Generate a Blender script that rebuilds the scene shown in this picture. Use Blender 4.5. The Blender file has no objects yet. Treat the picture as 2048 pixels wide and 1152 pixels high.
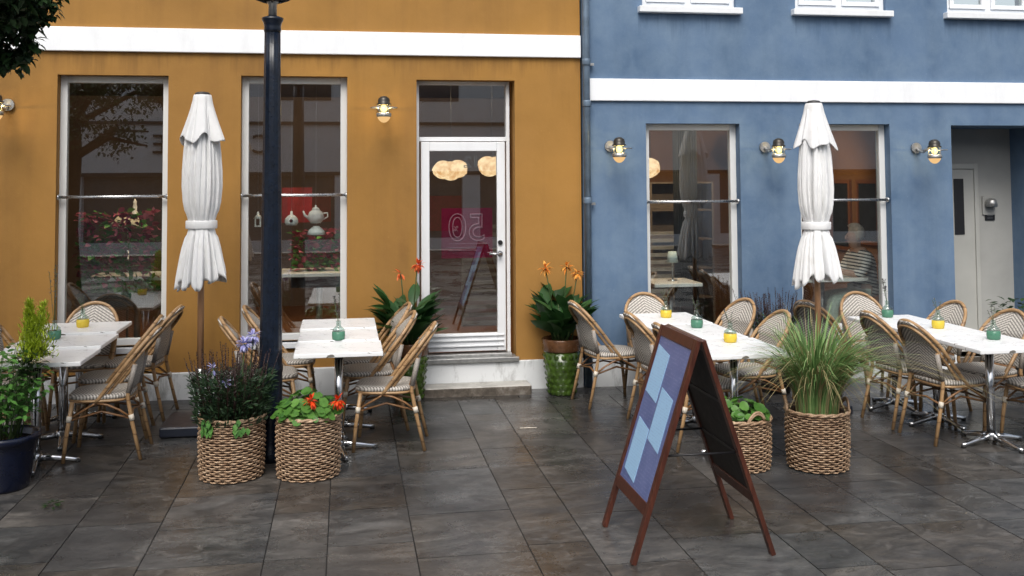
import bpy, math, random
from math import sin, cos, pi, sqrt, atan2, radians
from mathutils import Vector, Matrix
R = random.Random(7)
S = bpy.context.scene
COL = S.collection

# ------------------------------------------------------------------ helpers
def tag(o, label=None, cat=None, group=None, kind=None):
    if label: o['label'] = label
    if cat: o['category'] = cat
    if group: o['group'] = group
    if kind: o['kind'] = kind
    return o

def empty(name, loc=(0, 0, 0), rz=0.0, label=None, cat=None, group=None):
    o = bpy.data.objects.new(name, None); COL.objects.link(o)
    o.empty_display_size = 0.1
    o.location = loc; o.rotation_euler = (0, 0, rz)
    return tag(o, label, cat, group)

def copy_tree(o, parent=None):
    c = o.copy(); COL.objects.link(c)
    if parent is not None: c.parent = parent
    for ch in list(o.children): copy_tree(ch, c)
    return c

class MB:
    """collects polygons of one mesh"""
    def __init__(s): s.v = []; s.f = []; s.uv = {}; s.sm = []; s.mi = []
    def add(s, vs, fs, smooth=False, mi=0, uv=None):
        b = len(s.v); s.v += [tuple(p) for p in vs]
        for f in fs:
            s.f.append([i + b for i in f]); s.sm.append(smooth); s.mi.append(mi)
        if uv:
            for i, t in enumerate(uv): s.uv[b + i] = t
        return s
    def box(s, x0, x1, y0, y1, z0, z1, mi=0):
        vs = [(x, y, z) for z in (z0, z1) for y in (y0, y1) for x in (x0, x1)]
        return s.add(vs, [(0, 2, 3, 1), (4, 5, 7, 6), (0, 1, 5, 4), (2, 6, 7, 3), (0, 4, 6, 2), (1, 3, 7, 5)], mi=mi)
    def obox(s, c, ax, ay, az, mi=0):
        c, ax, ay, az = map(Vector, (c, ax, ay, az))
        vs = [c + ax * i + ay * j + az * k for k in (-1, 1) for j in (-1, 1) for i in (-1, 1)]
        return s.add(vs, [(0, 2, 3, 1), (4, 5, 7, 6), (0, 1, 5, 4), (2, 6, 7, 3), (0, 4, 6, 2), (1, 3, 7, 5)], mi=mi)
    def tube(s, pts, r, n=8, closed=False, caps=True, mi=0, smooth=True):
        pts = [Vector(p) for p in pts]; m = len(pts)
        rs = r if isinstance(r, (list, tuple)) else [r] * m
        vs = []; prev = None
        for i, p in enumerate(pts):
            if closed: t = pts[(i + 1) % m] - pts[i - 1]
            else: t = pts[min(i + 1, m - 1)] - pts[max(i - 1, 0)]
            t = t.normalized() if t.length > 1e-9 else Vector((0, 0, 1))
            if prev is None:
                a = Vector((0, 0, 1)) if abs(t.z) < .9 else Vector((1, 0, 0))
            else: a = prev
            u = (a - t * a.dot(t)).normalized(); w = t.cross(u); prev = u
            for k in range(n):
                q = 2 * pi * k / n
                vs.append(p + (u * cos(q) + w * sin(q)) * rs[i])
        fs = []
        for i in range(m if closed else m - 1):
            j = (i + 1) % m
            for k in range(n):
                k2 = (k + 1) % n
                fs.append((i * n + k, i * n + k2, j * n + k2, j * n + k))
        s.add(vs, fs, smooth, mi)
        if caps and not closed:
            b = len(s.v) - len(vs)
            s.f.append([b + k for k in range(n)][::-1]); s.sm.append(False); s.mi.append(mi)
            s.f.append([b + (m - 1) * n + k for k in range(n)]); s.sm.append(False); s.mi.append(mi)
        return s
    def lathe(s, prof, n=24, c=(0, 0, 0), mi=0, smooth=True, rad=None):
        vs = []
        for j, (r, z) in enumerate(prof):
            for k in range(n):
                q = 2 * pi * k / n
                rr = r * (rad(q, j, z) if rad else 1)
                vs.append((c[0] + rr * cos(q), c[1] + rr * sin(q), c[2] + z))
        fs = []
        for j in range(len(prof) - 1):
            for k in range(n):
                k2 = (k + 1) % n
                fs.append((j * n + k, j * n + k2, (j + 1) * n + k2, (j + 1) * n + k))
        s.add(vs, fs, smooth, mi)
        b = len(s.v) - len(vs)
        if prof[0][0] > 1e-4: s.f.append([b + k for k in range(n)][::-1]); s.sm.append(False); s.mi.append(mi)
        if prof[-1][0] > 1e-4: s.f.append([b + (len(prof) - 1) * n + k for k in range(n)]); s.sm.append(False); s.mi.append(mi)
        return s
    def leaf(s, p, d, nrm, L, W, bend=.25, mi=0, shape=(0, .7, 1, .6, 0), smooth=True):
        p, d, nrm = Vector(p), Vector(d).normalized(), Vector(nrm)
        w = d.cross(nrm)
        if w.length < 1e-5: w = d.orthogonal()
        w.normalize(); up = w.cross(d)
        m = len(shape); vs = []
        for i, h in enumerate(shape):
            t = i / (m - 1); q = p + d * (L * t) - up * (bend * L * t * t)
            vs += [q - w * (W * .5 * h) + up * (W * .12 * h), q, q + w * (W * .5 * h) + up * (W * .12 * h)]
        fs = []
        for i in range(m - 1):
            a = 3 * i
            fs += [(a, a + 1, a + 4, a + 3), (a + 1, a + 2, a + 5, a + 4)]
        return s.add(vs, fs, smooth, mi)
    def build(s, name, mats, parent=None, bevel=0, seg=2, sub=0):
        me = bpy.data.meshes.new(name); me.from_pydata(s.v, [], s.f)
        for m in (mats if isinstance(mats, (list, tuple)) else [mats]): me.materials.append(m)
        me.polygons.foreach_set('use_smooth', s.sm); me.polygons.foreach_set('material_index', s.mi)
        if s.uv:
            l = me.uv_layers.new(name='UVMap')
            for i, lp in enumerate(me.loops): l.data[i].uv = s.uv.get(lp.vertex_index, (0, 0))
        me.update()
        o = bpy.data.objects.new(name, me); COL.objects.link(o)
        if parent is not None: o.parent = parent
        if bevel:
            b = o.modifiers.new('bevel', 'BEVEL'); b.width = bevel; b.segments = seg; b.limit_method = 'ANGLE'; b.angle_limit = radians(40)
        if sub:
            b = o.modifiers.new('sub', 'SUBSURF'); b.levels = b.render_levels = sub
        return o

# ------------------------------------------------------------------ materials
class NT:
    def __init__(s, name):
        s.m = bpy.data.materials.new(name); s.m.use_nodes = True
        s.t = s.m.node_tree; s.t.nodes.clear()
        s.out = s.t.nodes.new('ShaderNodeOutputMaterial')
    def n(s, typ, ins=None, **kw):
        nd = s.t.nodes.new('ShaderNode' + typ)
        for k, v in kw.items(): setattr(nd, k, v)
        for k, v in (ins or {}).items():
            if isinstance(v, bpy.types.NodeSocket): s.t.links.new(v, nd.inputs[k])
            else: nd.inputs[k].default_value = v
        return nd
    def math(s, op, a, b=0.0, c=0.0):
        return s.n('Math', {0: a, 1: b, 2: c}, operation=op).outputs[0]
    def noise(s, scale, vec=None, detail=4, rough=.55, dist=0):
        i = {'Scale': scale, 'Detail': detail, 'Roughness': rough, 'Distortion': dist}
        if vec is not None: i['Vector'] = vec
        return s.n('TexNoise', i).outputs['Fac']
    def ramp(s, fac, stops):
        nd = s.n('ValToRGB', {'Fac': fac}); e = nd.color_ramp.elements
        while len(e) < len(stops): e.new(.5)
        for x, (p, c) in zip(e, stops):
            x.position = p; x.color = (c[0], c[1], c[2], 1) if isinstance(c, (tuple, list)) else (c, c, c, 1)
        return nd.outputs['Color']
    def mix(s, f, a, b, bt='MIX'):
        i = {'Factor': f}
        nd = s.n('Mix', i, data_type='RGBA', blend_type=bt)
        for k, v in ((6, a), (7, b)):
            if isinstance(v, bpy.types.NodeSocket): s.t.links.new(v, nd.inputs[k])
            else: nd.inputs[k].default_value = (v[0], v[1], v[2], 1)
        return nd.outputs[2]
    def done(s, sh): s.t.links.new(sh, s.out.inputs['Surface']); return s.m
    def bsdf(s, col, rough=.6, metal=0, spec=.5, bump=None, bs=.3, bd=.01, **kw):
        i = {'Roughness': rough, 'Metallic': metal, 'Specular IOR Level': spec}
        i['Base Color'] = col if isinstance(col, bpy.types.NodeSocket) else (col[0], col[1], col[2], 1)
        i.update(kw)
        if bump is not None:
            i['Normal'] = s.n('Bump', {'Height': bump, 'Strength': bs, 'Distance': bd}).outputs[0]
        return s.done(s.n('BsdfPrincipled', i).outputs[0])

def obj_vec(t, scale=(1, 1, 1), loc=(0, 0, 0)):
    c = t.n('TexCoord').outputs['Object']
    return t.n('Mapping', {'Vector': c, 'Scale': scale, 'Location': loc}).outputs[0]

def plain(name, c, rough=.6, metal=0, var=.18, vs=9, spec=.5, bump=0, bscale=60, **kw):
    t = NT(name); v = obj_vec(t)
    f = t.noise(vs, v)
    d = [x * (1 - var) for x in c]; l = [min(1, x * (1 + var)) for x in c]
    col = t.ramp(f, [(.3, d), (.7, l)])
    b = t.noise(bscale, v) if bump else None
    rr = t.math('MULTIPLY_ADD', t.noise(vs * 2.3, v), .2, rough - .1)
    return t.bsdf(col, rr, metal, spec, b, bump, .004, **kw)

def stucco(name, base, dark, pale, low, drip, scale=1.0, pale_amt=.5):
    t = NT(name); v = obj_vec(t)
    n1 = t.noise(.55 * scale, v, 5, .6, .4); n2 = t.noise(2.6 * scale, v, 6, .65, .3); n3 = t.noise(14, v, 5, .6)
    col = t.mix(t.ramp(n1, [(.35, 0), (.68, 1)]), base, dark)
    st = t.noise(1.0, obj_vec(t, (3.2, 3.2, .25)), 4, .6)               # rain streaks running down
    col = t.mix(t.math('MULTIPLY', t.ramp(st, [(.48, 0), (.75, 1)]), .5), col, low)
    pn = t.math('MULTIPLY', t.ramp(t.math('MULTIPLY_ADD', n2, .55, t.math('MULTIPLY', t.noise(1.1 * scale, obj_vec(t, (1, 1, .55)), 4, .6), .5)), [(.42, 0), (.68, 1)]), pale_amt)
    col = t.mix(pn, col, pale)
    z = t.n('SeparateXYZ', {0: v}).outputs[2]
    top, length, amt, x0, period, width = drip                                              # rain drips running down from sills and bands
    dn = t.noise(1.0, obj_vec(t, (7.5, 7.5, .5)), 5, .7)
    run = t.math('MULTIPLY_ADD', t.math('SUBTRACT', top, z), -1.0 / length, t.math('MULTIPLY', dn, 1.75))
    run = t.math('MULTIPLY', t.ramp(run, [(.62, 0), (.95, 1)]), t.math('LESS_THAN', z, top))
    fx = t.math('FRACT', t.math('MULTIPLY', t.math('SUBTRACT', t.n('SeparateXYZ', {0: v}).outputs[0], x0), 1.0 / period))
    run = t.math('MULTIPLY', run, t.math('LESS_THAN', fx, width))
    col = t.mix(t.math('MULTIPLY', run, amt), col, low)
    sp = t.noise(38, v, 2, .5)
    col = t.mix(t.math('MULTIPLY', t.ramp(sp, [(.68, 0), (.74, 1)]), .35), col, pale)
    bmp = t.math('ADD', t.math('MULTIPLY', t.noise(120, v, 3), .4), n3)
    return t.bsdf(col, .82, 0, .3, bmp, .3, .006)

M = {}
M['orange'] = stucco('ochre_render', (.375, .192, .044), (.265, .137, .036), (.44, .23, .065), (.15, .078, .025), (3.09, .55, .45, -50.0, 100.0, 2.0), pale_amt=.4)
M['blue'] = stucco('blue_render', (.122, .193, .305), (.082, .140, .232), (.20, .28, .37), (.06, .105, .18), (3.54, .62, .5, 2.76, 1.598, .635), 1.7, .5)

def white_paint(name, c=(.8, .82, .84), dirt=.12, streak=(.45, .44, .42), dscale=3.):
    t = NT(name); v = obj_vec(t)
    n = t.noise(dscale, obj_vec(t, (1, 1, .3)), 7, .72)
    col = t.mix(t.math('MULTIPLY', t.ramp(n, [(.5, 0), (.72, 1)]), dirt * 2), c, streak)
    return t.bsdf(col, .5, 0, .4, t.noise(50, v), .12, .003)
M['white'] = white_paint('white_paint')
M['band'] = white_paint('band_white', (.86, .88, .9), .12, (.55, .56, .56), 5.)
M['plinth'] = white_paint('plinth_white', (.72, .74, .75), .5, (.2, .2, .19), 6)
M['frame_grey'] = white_paint('frame_white', (.72, .73, .72), .1)
M['black_iron'] = plain('black_iron', (.004, .0085, .019), .30, 0, .4, 25, .5, .25, 40)
M['pipe'] = plain('pipe_blue', (.13, .18, .24), .4, .3, .25)
M['wood_red'] = None
M['steel'] = plain('brushed_steel', (.55, .56, .57), .28, 1, .15, 20)
M['chrome'] = plain('chrome', (.62, .63, .64), .16, 1, .2, 14)
M['galv'] = plain('galvanised', (.42, .42, .41), .4, .8, .25, 20)
M['black'] = plain('black_plastic', (.012, .012, .014), .45)
M['rubber'] = plain('rubber', (.02, .02, .02), .8)
M['soil'] = plain('soil', (.03, .02, .013), .95, 0, .5, 40, .2, 1, 60)

def wood(name, a, b, sc=(40, 40, 2.5), rough=.45, bs=.15):
    t = NT(name); v = obj_vec(t, sc)
    n = t.noise(1.0, v, 6, .6, 1.2)
    return t.bsdf(t.ramp(n, [(.3, a), (.7, b)]), rough, 0, .45, n, bs, .002)
M['mahogany'] = wood('mahogany', (.036, .011, .007), (.10, .03, .017), rough=.33)
M['pole_wood'] = wood('pole_wood', (.34, .18, .09), (.46, .26, .14))
M['inner_wood'] = wood('inner_wood', (.12, .05, .02), (.24, .1, .045), rough=.4)

def cane(name, a, b, node_c, freq=9.0):
    t = NT(name); v = obj_vec(t, (18, 18, 6))
    n = t.noise(1.0, v, 4)
    g = t.n('TexCoord').outputs['Object']
    z = t.n('SeparateXYZ', {0: g}).outputs[2]
    fr = t.math('FRACT', t.math('MULTIPLY_ADD', t.noise(3, g), .8, t.math('MULTIPLY', z, freq)))
    ring = t.ramp(fr, [(.0, 1), (.07, 0), (.93, 0), (1.0, 1)])
    col = t.mix(ring, t.ramp(n, [(.3, a), (.7, b)]), node_c)
    return t.bsdf(col, .38, 0, .5)
M['cane'] = cane('honey_cane', (.30, .175, .08), (.48, .305, .155), (.15, .078, .034))
M['cane_dark'] = cane('brown_cane', (.17, .08, .032), (.29, .15, .062), (.07, .03, .012))
M['binding'] = plain('pale_binding', (.68, .62, .52), .55)

def weave():
    t = NT('chevron_weave')
    uv = t.n('TexCoord').outputs['UV']; s = t.n('SeparateXYZ', {0: uv})
    x, y = s.outputs[0], s.outputs[1]
    zig = t.math('MULTIPLY', t.math('ABSOLUTE', x), .55)
    a = t.math('FRACT', t.math('MULTIPLY', t.math('ADD', y, zig), 46.0))
    st = t.math('GREATER_THAN', a, .5)
    c1 = t.math('GREATER_THAN', t.math('FRACT', t.math('MULTIPLY', x, 62.0)), .34)
    c2 = t.math('GREATER_THAN', t.math('FRACT', t.math('MULTIPLY', x, 31.0)), .12)
    light = t.math('MULTIPLY', st, c2)
    light = t.math('MAXIMUM', light, t.math('MULTIPLY', t.math('SUBTRACT', 1.0, c1), .3))
    n = t.noise(60, uv, 3)
    pale = t.mix(n, (.52, .49, .44), (.68, .64, .58)); dk = t.mix(n, (.10, .092, .085), (.24, .22, .195))
    col = t.mix(light, dk, pale)
    return t.bsdf(col, .5, 0, .4, light, .5, .002)
M['weave'] = weave()

def table_top():
    t = NT('pale_worktop'); v = obj_vec(t)
    n = t.noise(4, obj_vec(t, (1.3, .9, 1)), 6, .65, .8)
    col = t.ramp(n, [(.25, (.80, .82, .83)), (.45, (.87, .88, .88)), (.75, (.9, .9, .9))])
    bits = t.noise(15, obj_vec(t, (.8, 2.0, 1)), 3, .55, 1.0)
    col = t.mix(t.ramp(bits, [(.645, 0), (.665, 1)]), col, (.16, .15, .13))          # wet petals and leaf litter
    r = t.ramp(t.noise(6, v, 4), [(.4, .28), (.65, .4)])
    return t.bsdf(col, r, 0, .4, n, .03, .002)
M['top'] = table_top()

def canvas():
    t = NT('sun_canvas'); v = obj_vec(t)
    n = t.noise(3.5, obj_vec(t, (1, 1, .35)), 5, .6)
    col = t.ramp(n, [(.3, (.70, .71, .72)), (.7, (.84, .84, .83))])
    low = t.ramp(t.noise(9, v, 4), [(.58, 0), (.8, 1)])
    col = t.mix(t.math('MULTIPLY', low, .25), col, (.42, .38, .32))
    return t.bsdf(col, .85, 0, .2, t.noise(25, obj_vec(t, (1, 1, .2)), 3), .25, .01, **{'Sheen Weight': .2})
M['canvas'] = canvas()

def wicker():
    t = NT('wicker'); v = obj_vec(t)
    n = t.noise(22, v, 4, .7)
    col = t.ramp(n, [(.25, (.19, .105, .06)), (.5, (.40, .265, .165)), (.75, (.60, .45, .31))])
    return t.bsdf(col, .55, 0, .4, t.noise(90, v), .3, .002)
M['wicker'] = wicker()
M['wicker_core'] = plain('wicker_core', (.06, .032, .019), .9)

def foliage(name, c1, c2, c3=None, rough=.45, sc=14, trans=.25):
    t = NT(name); v = obj_vec(t)
    g = t.n('NewGeometry').outputs['Random Per Island']
    f = t.math('MULTIPLY_ADD', t.noise(sc, v, 3), .6, t.math('MULTIPLY', g, .5))
    st = [(.25, c1), (.75, c2)] + ([(.95, c3)] if c3 else [])
    col = t.ramp(f, st)
    b = t.n('BsdfPrincipled', {'Base Color': col, 'Roughness': rough, 'Specular IOR Level': .4}).outputs[0]
    tr = t.n('BsdfTranslucent', {'Color': col}).outputs[0]
    return t.done(t.n('MixShader', {0: trans, 1: b, 2: tr}).outputs[0])
M['lf_dark'] = foliage('leaf_dark', (.012, .03, .012), (.035, .075, .022))
M['lf_tree'] = foliage('leaf_tree', (.012, .034, .014), (.04, .085, .028))
M['lf_canna'] = foliage('leaf_canna', (.014, .05, .016), (.04, .115, .03), sc=5)
M['lf_bright'] = foliage('leaf_bright', (.04, .13, .02), (.12, .28, .05), (.16, .32, .07))
M['lf_shrub'] = foliage('leaf_shrub', (.045, .15, .03), (.12, .30, .06))
M['lf_lime'] = foliage('leaf_lime', (.28, .38, .015), (.50, .62, .05))
M['grass'] = foliage('grass_green', (.07, .17, .045), (.27, .42, .15), (.58, .6, .34), sc=5)
M['straw'] = foliage('grass_straw', (.24, .2, .09), (.42, .36, .18))
M['heath'] = foliage('heath', (.014, .034, .018), (.042, .085, .036))
M['heath_red'] = foliage('heath_spikes', (.022, .012, .012), (.065, .030, .026))
M['lilac'] = foliage('lilac_petals', (.26, .26, .55), (.50, .50, .78))
M['red_petal'] = foliage('red_petals', (.65, .03, .008), (.85, .09, .015))
M['amber_petal'] = foliage('amber_petals', (.75, .2, .03), (.85, .42, .08))
M['red_canna'] = foliage('scarlet_petals', (.7, .08, .02), (.85, .2, .06))
M['stem'] = plain('stem', (.05, .09, .025), .6)
M['bark'] = plain('bark', (.045, .035, .027), .9, 0, .4, 14, .2, 1, 25)
M['dry'] = foliage('dried_sprig', (.08, .07, .08), (.2, .19, .2))
M['glaze_green'] = plain('green_glaze', (.042, .08, .011), .16, 0, .45, 12, .6, .2, 14)
M['glaze_brown'] = plain('brown_glaze', (.11, .05, .022), .25, 0, .4, 12)
M['pot_blue'] = plain('navy_pot', (.004, .007, .022), .25, 0, .3, 6)
M['dark_pot'] = plain('dark_pot', (.03, .028, .028), .5)
def old_stone():
    t = NT('old_step'); v = obj_vec(t); n = t.noise(6, v, 7, .7, .5); m = t.noise(17, v, 5, .7)
    z = t.n('SeparateXYZ', {0: v}).outputs[2]
    col = t.ramp(t.math('MULTIPLY_ADD', m, .5, t.math('MULTIPLY', n, .6)), [(.42, (.045, .038, .03)), (.58, (.12, .10, .08)), (.75, (.30, .28, .25))])
    top = t.n('SeparateXYZ', {0: t.n('NewGeometry').outputs['Normal']}).outputs[2]
    whitish = t.math('MULTIPLY', t.ramp(top, [(.3, 0), (.6, 1)]), t.ramp(n, [(.3, .5), (.55, .95)]))  # upward faces are coloured paler than the front
    col = t.mix(whitish, col, (.48, .47, .44))
    return t.bsdf(col, .75, 0, .4, m, .8, .008)
M['stone'] = old_stone()
M['skin'] = plain('skin', (.40, .25, .19), .5, 0, .08)
M['hair'] = plain('grey_hair', (.42, .37, .32), .6, 0, .3, 40)
M['trousers'] = plain('sage_trousers', (.42, .5, .42), .8)
M['porcelain'] = plain('porcelain', (.78, .77, .74), .2, 0, .05)

def glass(name, tint=(1, 1, 1), ior=.1, rough=0.0):
    t = NT(name)
    fc = t.n('LayerWeight', {'Blend': .5}).outputs['Facing']
    fr = t.math('MULTIPLY_ADD', t.math('POWER', fc, 5.0), 1 - ior, ior)      # reflection rises towards grazing view
    tr = t.n('BsdfTransparent', {'Color': (*tint, 1)}).outputs[0]
    gl = t.n('BsdfGlossy', {'Color': (1, 1, 1, 1), 'Roughness': rough}).outputs[0]
    return t.done(t.n('MixShader', {0: fr, 1: tr, 2: gl}).outputs[0])
M['glass'] = glass('window_glass', (.92, .95, .94), .16)
M['bottle'] = glass('bottle_glass', (.72, .82, .78), .10)
def tinted(name, c, e=.5):
    t = NT(name)
    a = t.n('BsdfPrincipled', {'Base Color': (*c, 1), 'Roughness': .12}).outputs[0]
    b = t.n('BsdfTranslucent', {'Color': (*c, 1)}).outputs[0]
    return t.done(t.n('MixShader', {0: .45, 1: a, 2: b}).outputs[0])
M['liq_green'] = tinted('green_glass', (.13, .34, .23))
M['liq_yellow'] = tinted('yellow_glass', (.92, .74, .10))

def emit(name, c, s, var=0):
    t = NT(name)
    col = c
    if var:
        col = t.ramp(t.noise(var, obj_vec(t), 3, .6), [(.32, [c[0] * .7, c[1] * .5, c[2] * .35]), (.6, c)])
        e = t.n('Emission', {'Color': col, 'Strength': s})
    else: e = t.n('Emission', {'Color': (*c, 1), 'Strength': s})
    return t.done(e.outputs[0])
M['pendant'] = emit('lit_paper', (1, .72, .42), 1.15, 13)
M['bulb'] = emit('lit_bulb', (1, .62, .22), 3.0)
M['bulb_dim'] = emit('lit_globe', (1, .62, .27), .62)

def paving():
    t = NT('wet_slate'); g = t.n('NewGeometry').outputs['Random Per Island']
    c = t.n('TexCoord').outputs['Object']
    off = t.n('CombineXYZ', {0: t.math('MULTIPLY', g, 37.0), 1: t.math('MULTIPLY', g, 11.0), 2: 0.0}).outputs[0]
    v = t.n('VectorMath', {0: c, 1: off}, operation='ADD').outputs[0]
    vs = t.n('Mapping', {'Vector': v, 'Scale': (1.0, 2.0, 1)}).outputs[0]     # cleft grain runs across each slab
    n1 = t.noise(2.0, vs, 7, .68, 1.6); n2 = t.noise(7, t.n('Mapping', {'Vector': v, 'Scale': (1, 1.5, 1)}).outputs[0], 8, .78, .9); n3 = t.noise(.8, c, 4, .6, .5)
    col = t.ramp(n1, [(.28, (.022, .022, .022)), (.46, (.051, .050, .049)), (.58, (.080, .077, .073)), (.74, (.145, .138, .13))])
    tone = t.ramp(g, [(.0, (.60, .56, .52)), (.3, (1.02, .94, .86)), (.55, (.82, .87, .92)), (.8, (1.12, 1.17, 1.22)), (1.0, (1.5, 1.42, 1.34))])
    col = t.mix(1.0, col, tone, 'MULTIPLY')
    col = t.mix(t.math('MULTIPLY', t.ramp(n2, [(.52, 0), (.66, 1)]), .6), col, (.17, .16, .15))
    col = t.mix(t.math('MULTIPLY', t.ramp(n2, [(.34, 1), (.46, 0)]), .6), col, (.022, .022, .023))
    fine = t.noise(45, vs, 4, .7, .6)
    col = t.mix(.75, col, t.ramp(fine, [(.3, (.62, .62, .62)), (.7, (1.35, 1.35, 1.35))]), 'MULTIPLY')
    stain = t.ramp(t.math('MULTIPLY_ADD', n2, .35, t.math('MULTIPLY', n3, .8)), [(.58, 0), (.64, 1)])
    col = t.mix(t.math('MULTIPLY', stain, .6), col, (.02, .021, .024))
    wet = t.ramp(t.noise(1.1, c, 5, .6, .8), [(.38, 0), (.62, 1)])
    r = t.math('MULTIPLY_ADD', wet, -.30, t.math('MULTIPLY_ADD', n2, .42, .26))
    r = t.math('MAXIMUM', r, .12)
    b = t.math('ADD', n1, t.math('MULTIPLY', n2, .35))
    return t.bsdf(col, r, 0, .6, b, .4, .010)
M['slab'] = paving()
M['grout'] = plain('grout', (.012, .012, .012), .7, 0, .4, 30)
M['asphalt'] = plain('street', (.045, .045, .045), .7, 0, .3, 3)

# ------------------------------------------------------------------ ground
def lerp_tab(x, tab):
    if x <= tab[0][0]: return tab[0][1]
    for (a, p), (b, q) in zip(tab, tab[1:]):
        if x <= b: return p + (q - p) * (x - a) / (b - a)
    return tab[-1][1]
def gz(x, y):
    t = max(0, min(1, (y + 2.3) / 2.3))
    return t * lerp_tab(x, [(-3, .07), (0, .045), (2.2, .02), (4, 0)])

def build_ground():
    xs = [-2.9, -2.42, -1.97, -1.503, -1.034, -.412, -.092, .368, .965, 1.296, 1.757, 2.33, 2.66, 3.08, 3.6, 3.92, 4.38, 4.95, 5.28, 5.74]
    pat = [.33, .46, .57]; i = 0
    while xs[-1] < 13: xs.append(xs[-1] + pat[i % 3]); i += 1
    while xs[0] > -12: xs.insert(0, xs[0] - pat[i % 3]); i += 1
    r = random.Random(3); g = .0035
    known = {.368: [-1.597, -2.35, -3.225, -3.9], .965: [-.9, -1.9, -2.853, -3.815], -.412: [-2.338, -3.063, -3.789], -.092: [-1.6, -2.4, -3.059, -3.65],
             1.757: [-2.2, -3.03, -3.86, -4.5], 2.33: [-3.0, -3.9]}
    b = MB()
    for x0, x1 in zip(xs, xs[1:]):
        ys = [-.36]
        y = -.36
        kn = known.get(round(x0, 3))
        if kn: ys += [q for q in kn]; y = ys[-1]
        while y > -17.3:
            y -= r.choice([.42, .5, .58, .66, .78]); ys.append(y)
        for ya, yb in zip(ys, ys[1:]):
            cuts = [ya] + ([-2.3] if yb < -2.3 < ya else []) + [yb]
            jz = r.uniform(-.0006, .0006)
            n = len(cuts); A = x0 + g; B = x1 - g
            vs = []
            for k, c in enumerate(cuts):
                cc = c - .0045 if k == 0 else (c + .0045 if k == n - 1 else c)
                vs += [(A, cc, gz(A, cc) + jz), (B, cc, gz(B, cc) + jz)]
            m = len(vs); vs += [(x, yy, z - .03) for x, yy, z in vs]
            fs = [(2 * k, 2 * k + 2, 2 * k + 3, 2 * k + 1) for k in range(n - 1)]
            fs += [(0, 1, m + 1, m), (m - 2, m + m - 2, m + m - 1, m - 1)]
            for k in range(n - 1):
                fs += [(2 * k, m + 2 * k, m + 2 * k + 2, 2 * k + 2), (2 * k + 1, 2 * k + 3, m + 2 * k + 3, m + 2 * k + 1)]
            b.add(vs, fs)
    # header course of narrow slabs along the wall
    x = -12.0
    while x < 13:
        w = r.uniform(.7, 1.1); A, B = x + g, x + w - g
        vs = [(A, -.36 + g, gz(A, -.36)), (B, -.36 + g, gz(B, -.36)), (B, .02, gz(B, 0)), (A, .02, gz(A, 0))]
        vs += [(p, q, z - .03) for p, q, z in vs]
        b.add(vs, [(0, 1, 2, 3), (0, 4, 5, 1), (1, 5, 6, 2), (3, 7, 4, 0)]); x += w
    tag(b.build('pavement', M['slab']), 'wet dark slate paving slabs in staggered rows', 'pavement', kind='structure')
    g2 = MB(); gx = [-14, -3, 0, 2.2, 4, 15]; gy = [-17.5, -2.3, 0.02]
    vs = [(x, y, gz(x, y) - .006) for y in gy for x in gx]
    n = len(gx)
    g2.add(vs, [(j * n + i, j * n + i + 1, (j + 1) * n + i + 1, (j + 1) * n + i) for j in range(2) for i in range(n - 1)])
    tag(g2.build('pavement_bed', M['grout']), 'dark joints between the paving slabs', 'pavement', kind='structure')
    g3 = MB(); g3.add([(-300, -300, -.06), (300, -300, -.06), (300, 300, -.06), (-300, 300, -.06)], [(0, 1, 2, 3)])
    tag(g3.build('ground', M['asphalt']), 'flat dark street ground', 'ground', kind='structure')
build_ground()

# ------------------------------------------------------------------ buildings
def wall_mesh(X0, X1, Z0, Z1, holes, th, y0=0.0):
    xs = sorted({X0, X1, *[h[0] for h in holes], *[h[1] for h in holes]})
    zs = sorted({Z0, Z1, *[h[2] for h in holes], *[h[3] for h in holes]})
    def solid(i, j):
        if not (0 <= i < len(xs) - 1 and 0 <= j < len(zs) - 1): return False
        cx, cz = (xs[i] + xs[i + 1]) / 2, (zs[j] + zs[j + 1]) / 2
        return not any(h[0] < cx < h[1] and h[2] < cz < h[3] for h in holes)
    b = MB(); y1 = y0 + th
    for i in range(len(xs) - 1):
        for j in range(len(zs) - 1):
            if not solid(i, j): continue
            a, c, d, e = xs[i], xs[i + 1], zs[j], zs[j + 1]
            b.add([(a, y0, d), (c, y0, d), (c, y0, e), (a, y0, e)], [(0, 1, 2, 3)])
            b.add([(a, y1, d), (c, y1, d), (c, y1, e), (a, y1, e)], [(3, 2, 1, 0)])
            if not solid(i - 1, j): b.add([(a, y0, d), (a, y0, e), (a, y1, e), (a, y1, d)], [(0, 1, 2, 3)])
            if not solid(i + 1, j): b.add([(c, y0, d), (c, y1, d), (c, y1, e), (c, y0, e)], [(0, 1, 2, 3)])
            if not solid(i, j - 1): b.add([(a, y0, d), (a, y1, d), (c, y1, d), (c, y0, d)], [(0, 1, 2, 3)])
            if not solid(i, j + 1): b.add([(a, y0, e), (c, y0, e), (c, y1, e), (a, y1, e)], [(0, 1, 2, 3)])
    return b

def frame_mb(x0, x1, z0, z1, w, y0, y1, wb=None, wt=None):
    b = MB(); wb = wb or w; wt = wt or w
    b.box(x0, x0 + w, y0, y1, z0, z1); b.box(x1 - w, x1, y0, y1, z0, z1)
    b.box(x0 + w, x1 - w, y0 + .002, y1 - .002, z1 - wt, z1 - .001); b.box(x0 + w, x1 - w, y0 + .002, y1 - .002, z0 + .001, z0 + wb)
    return b

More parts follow.
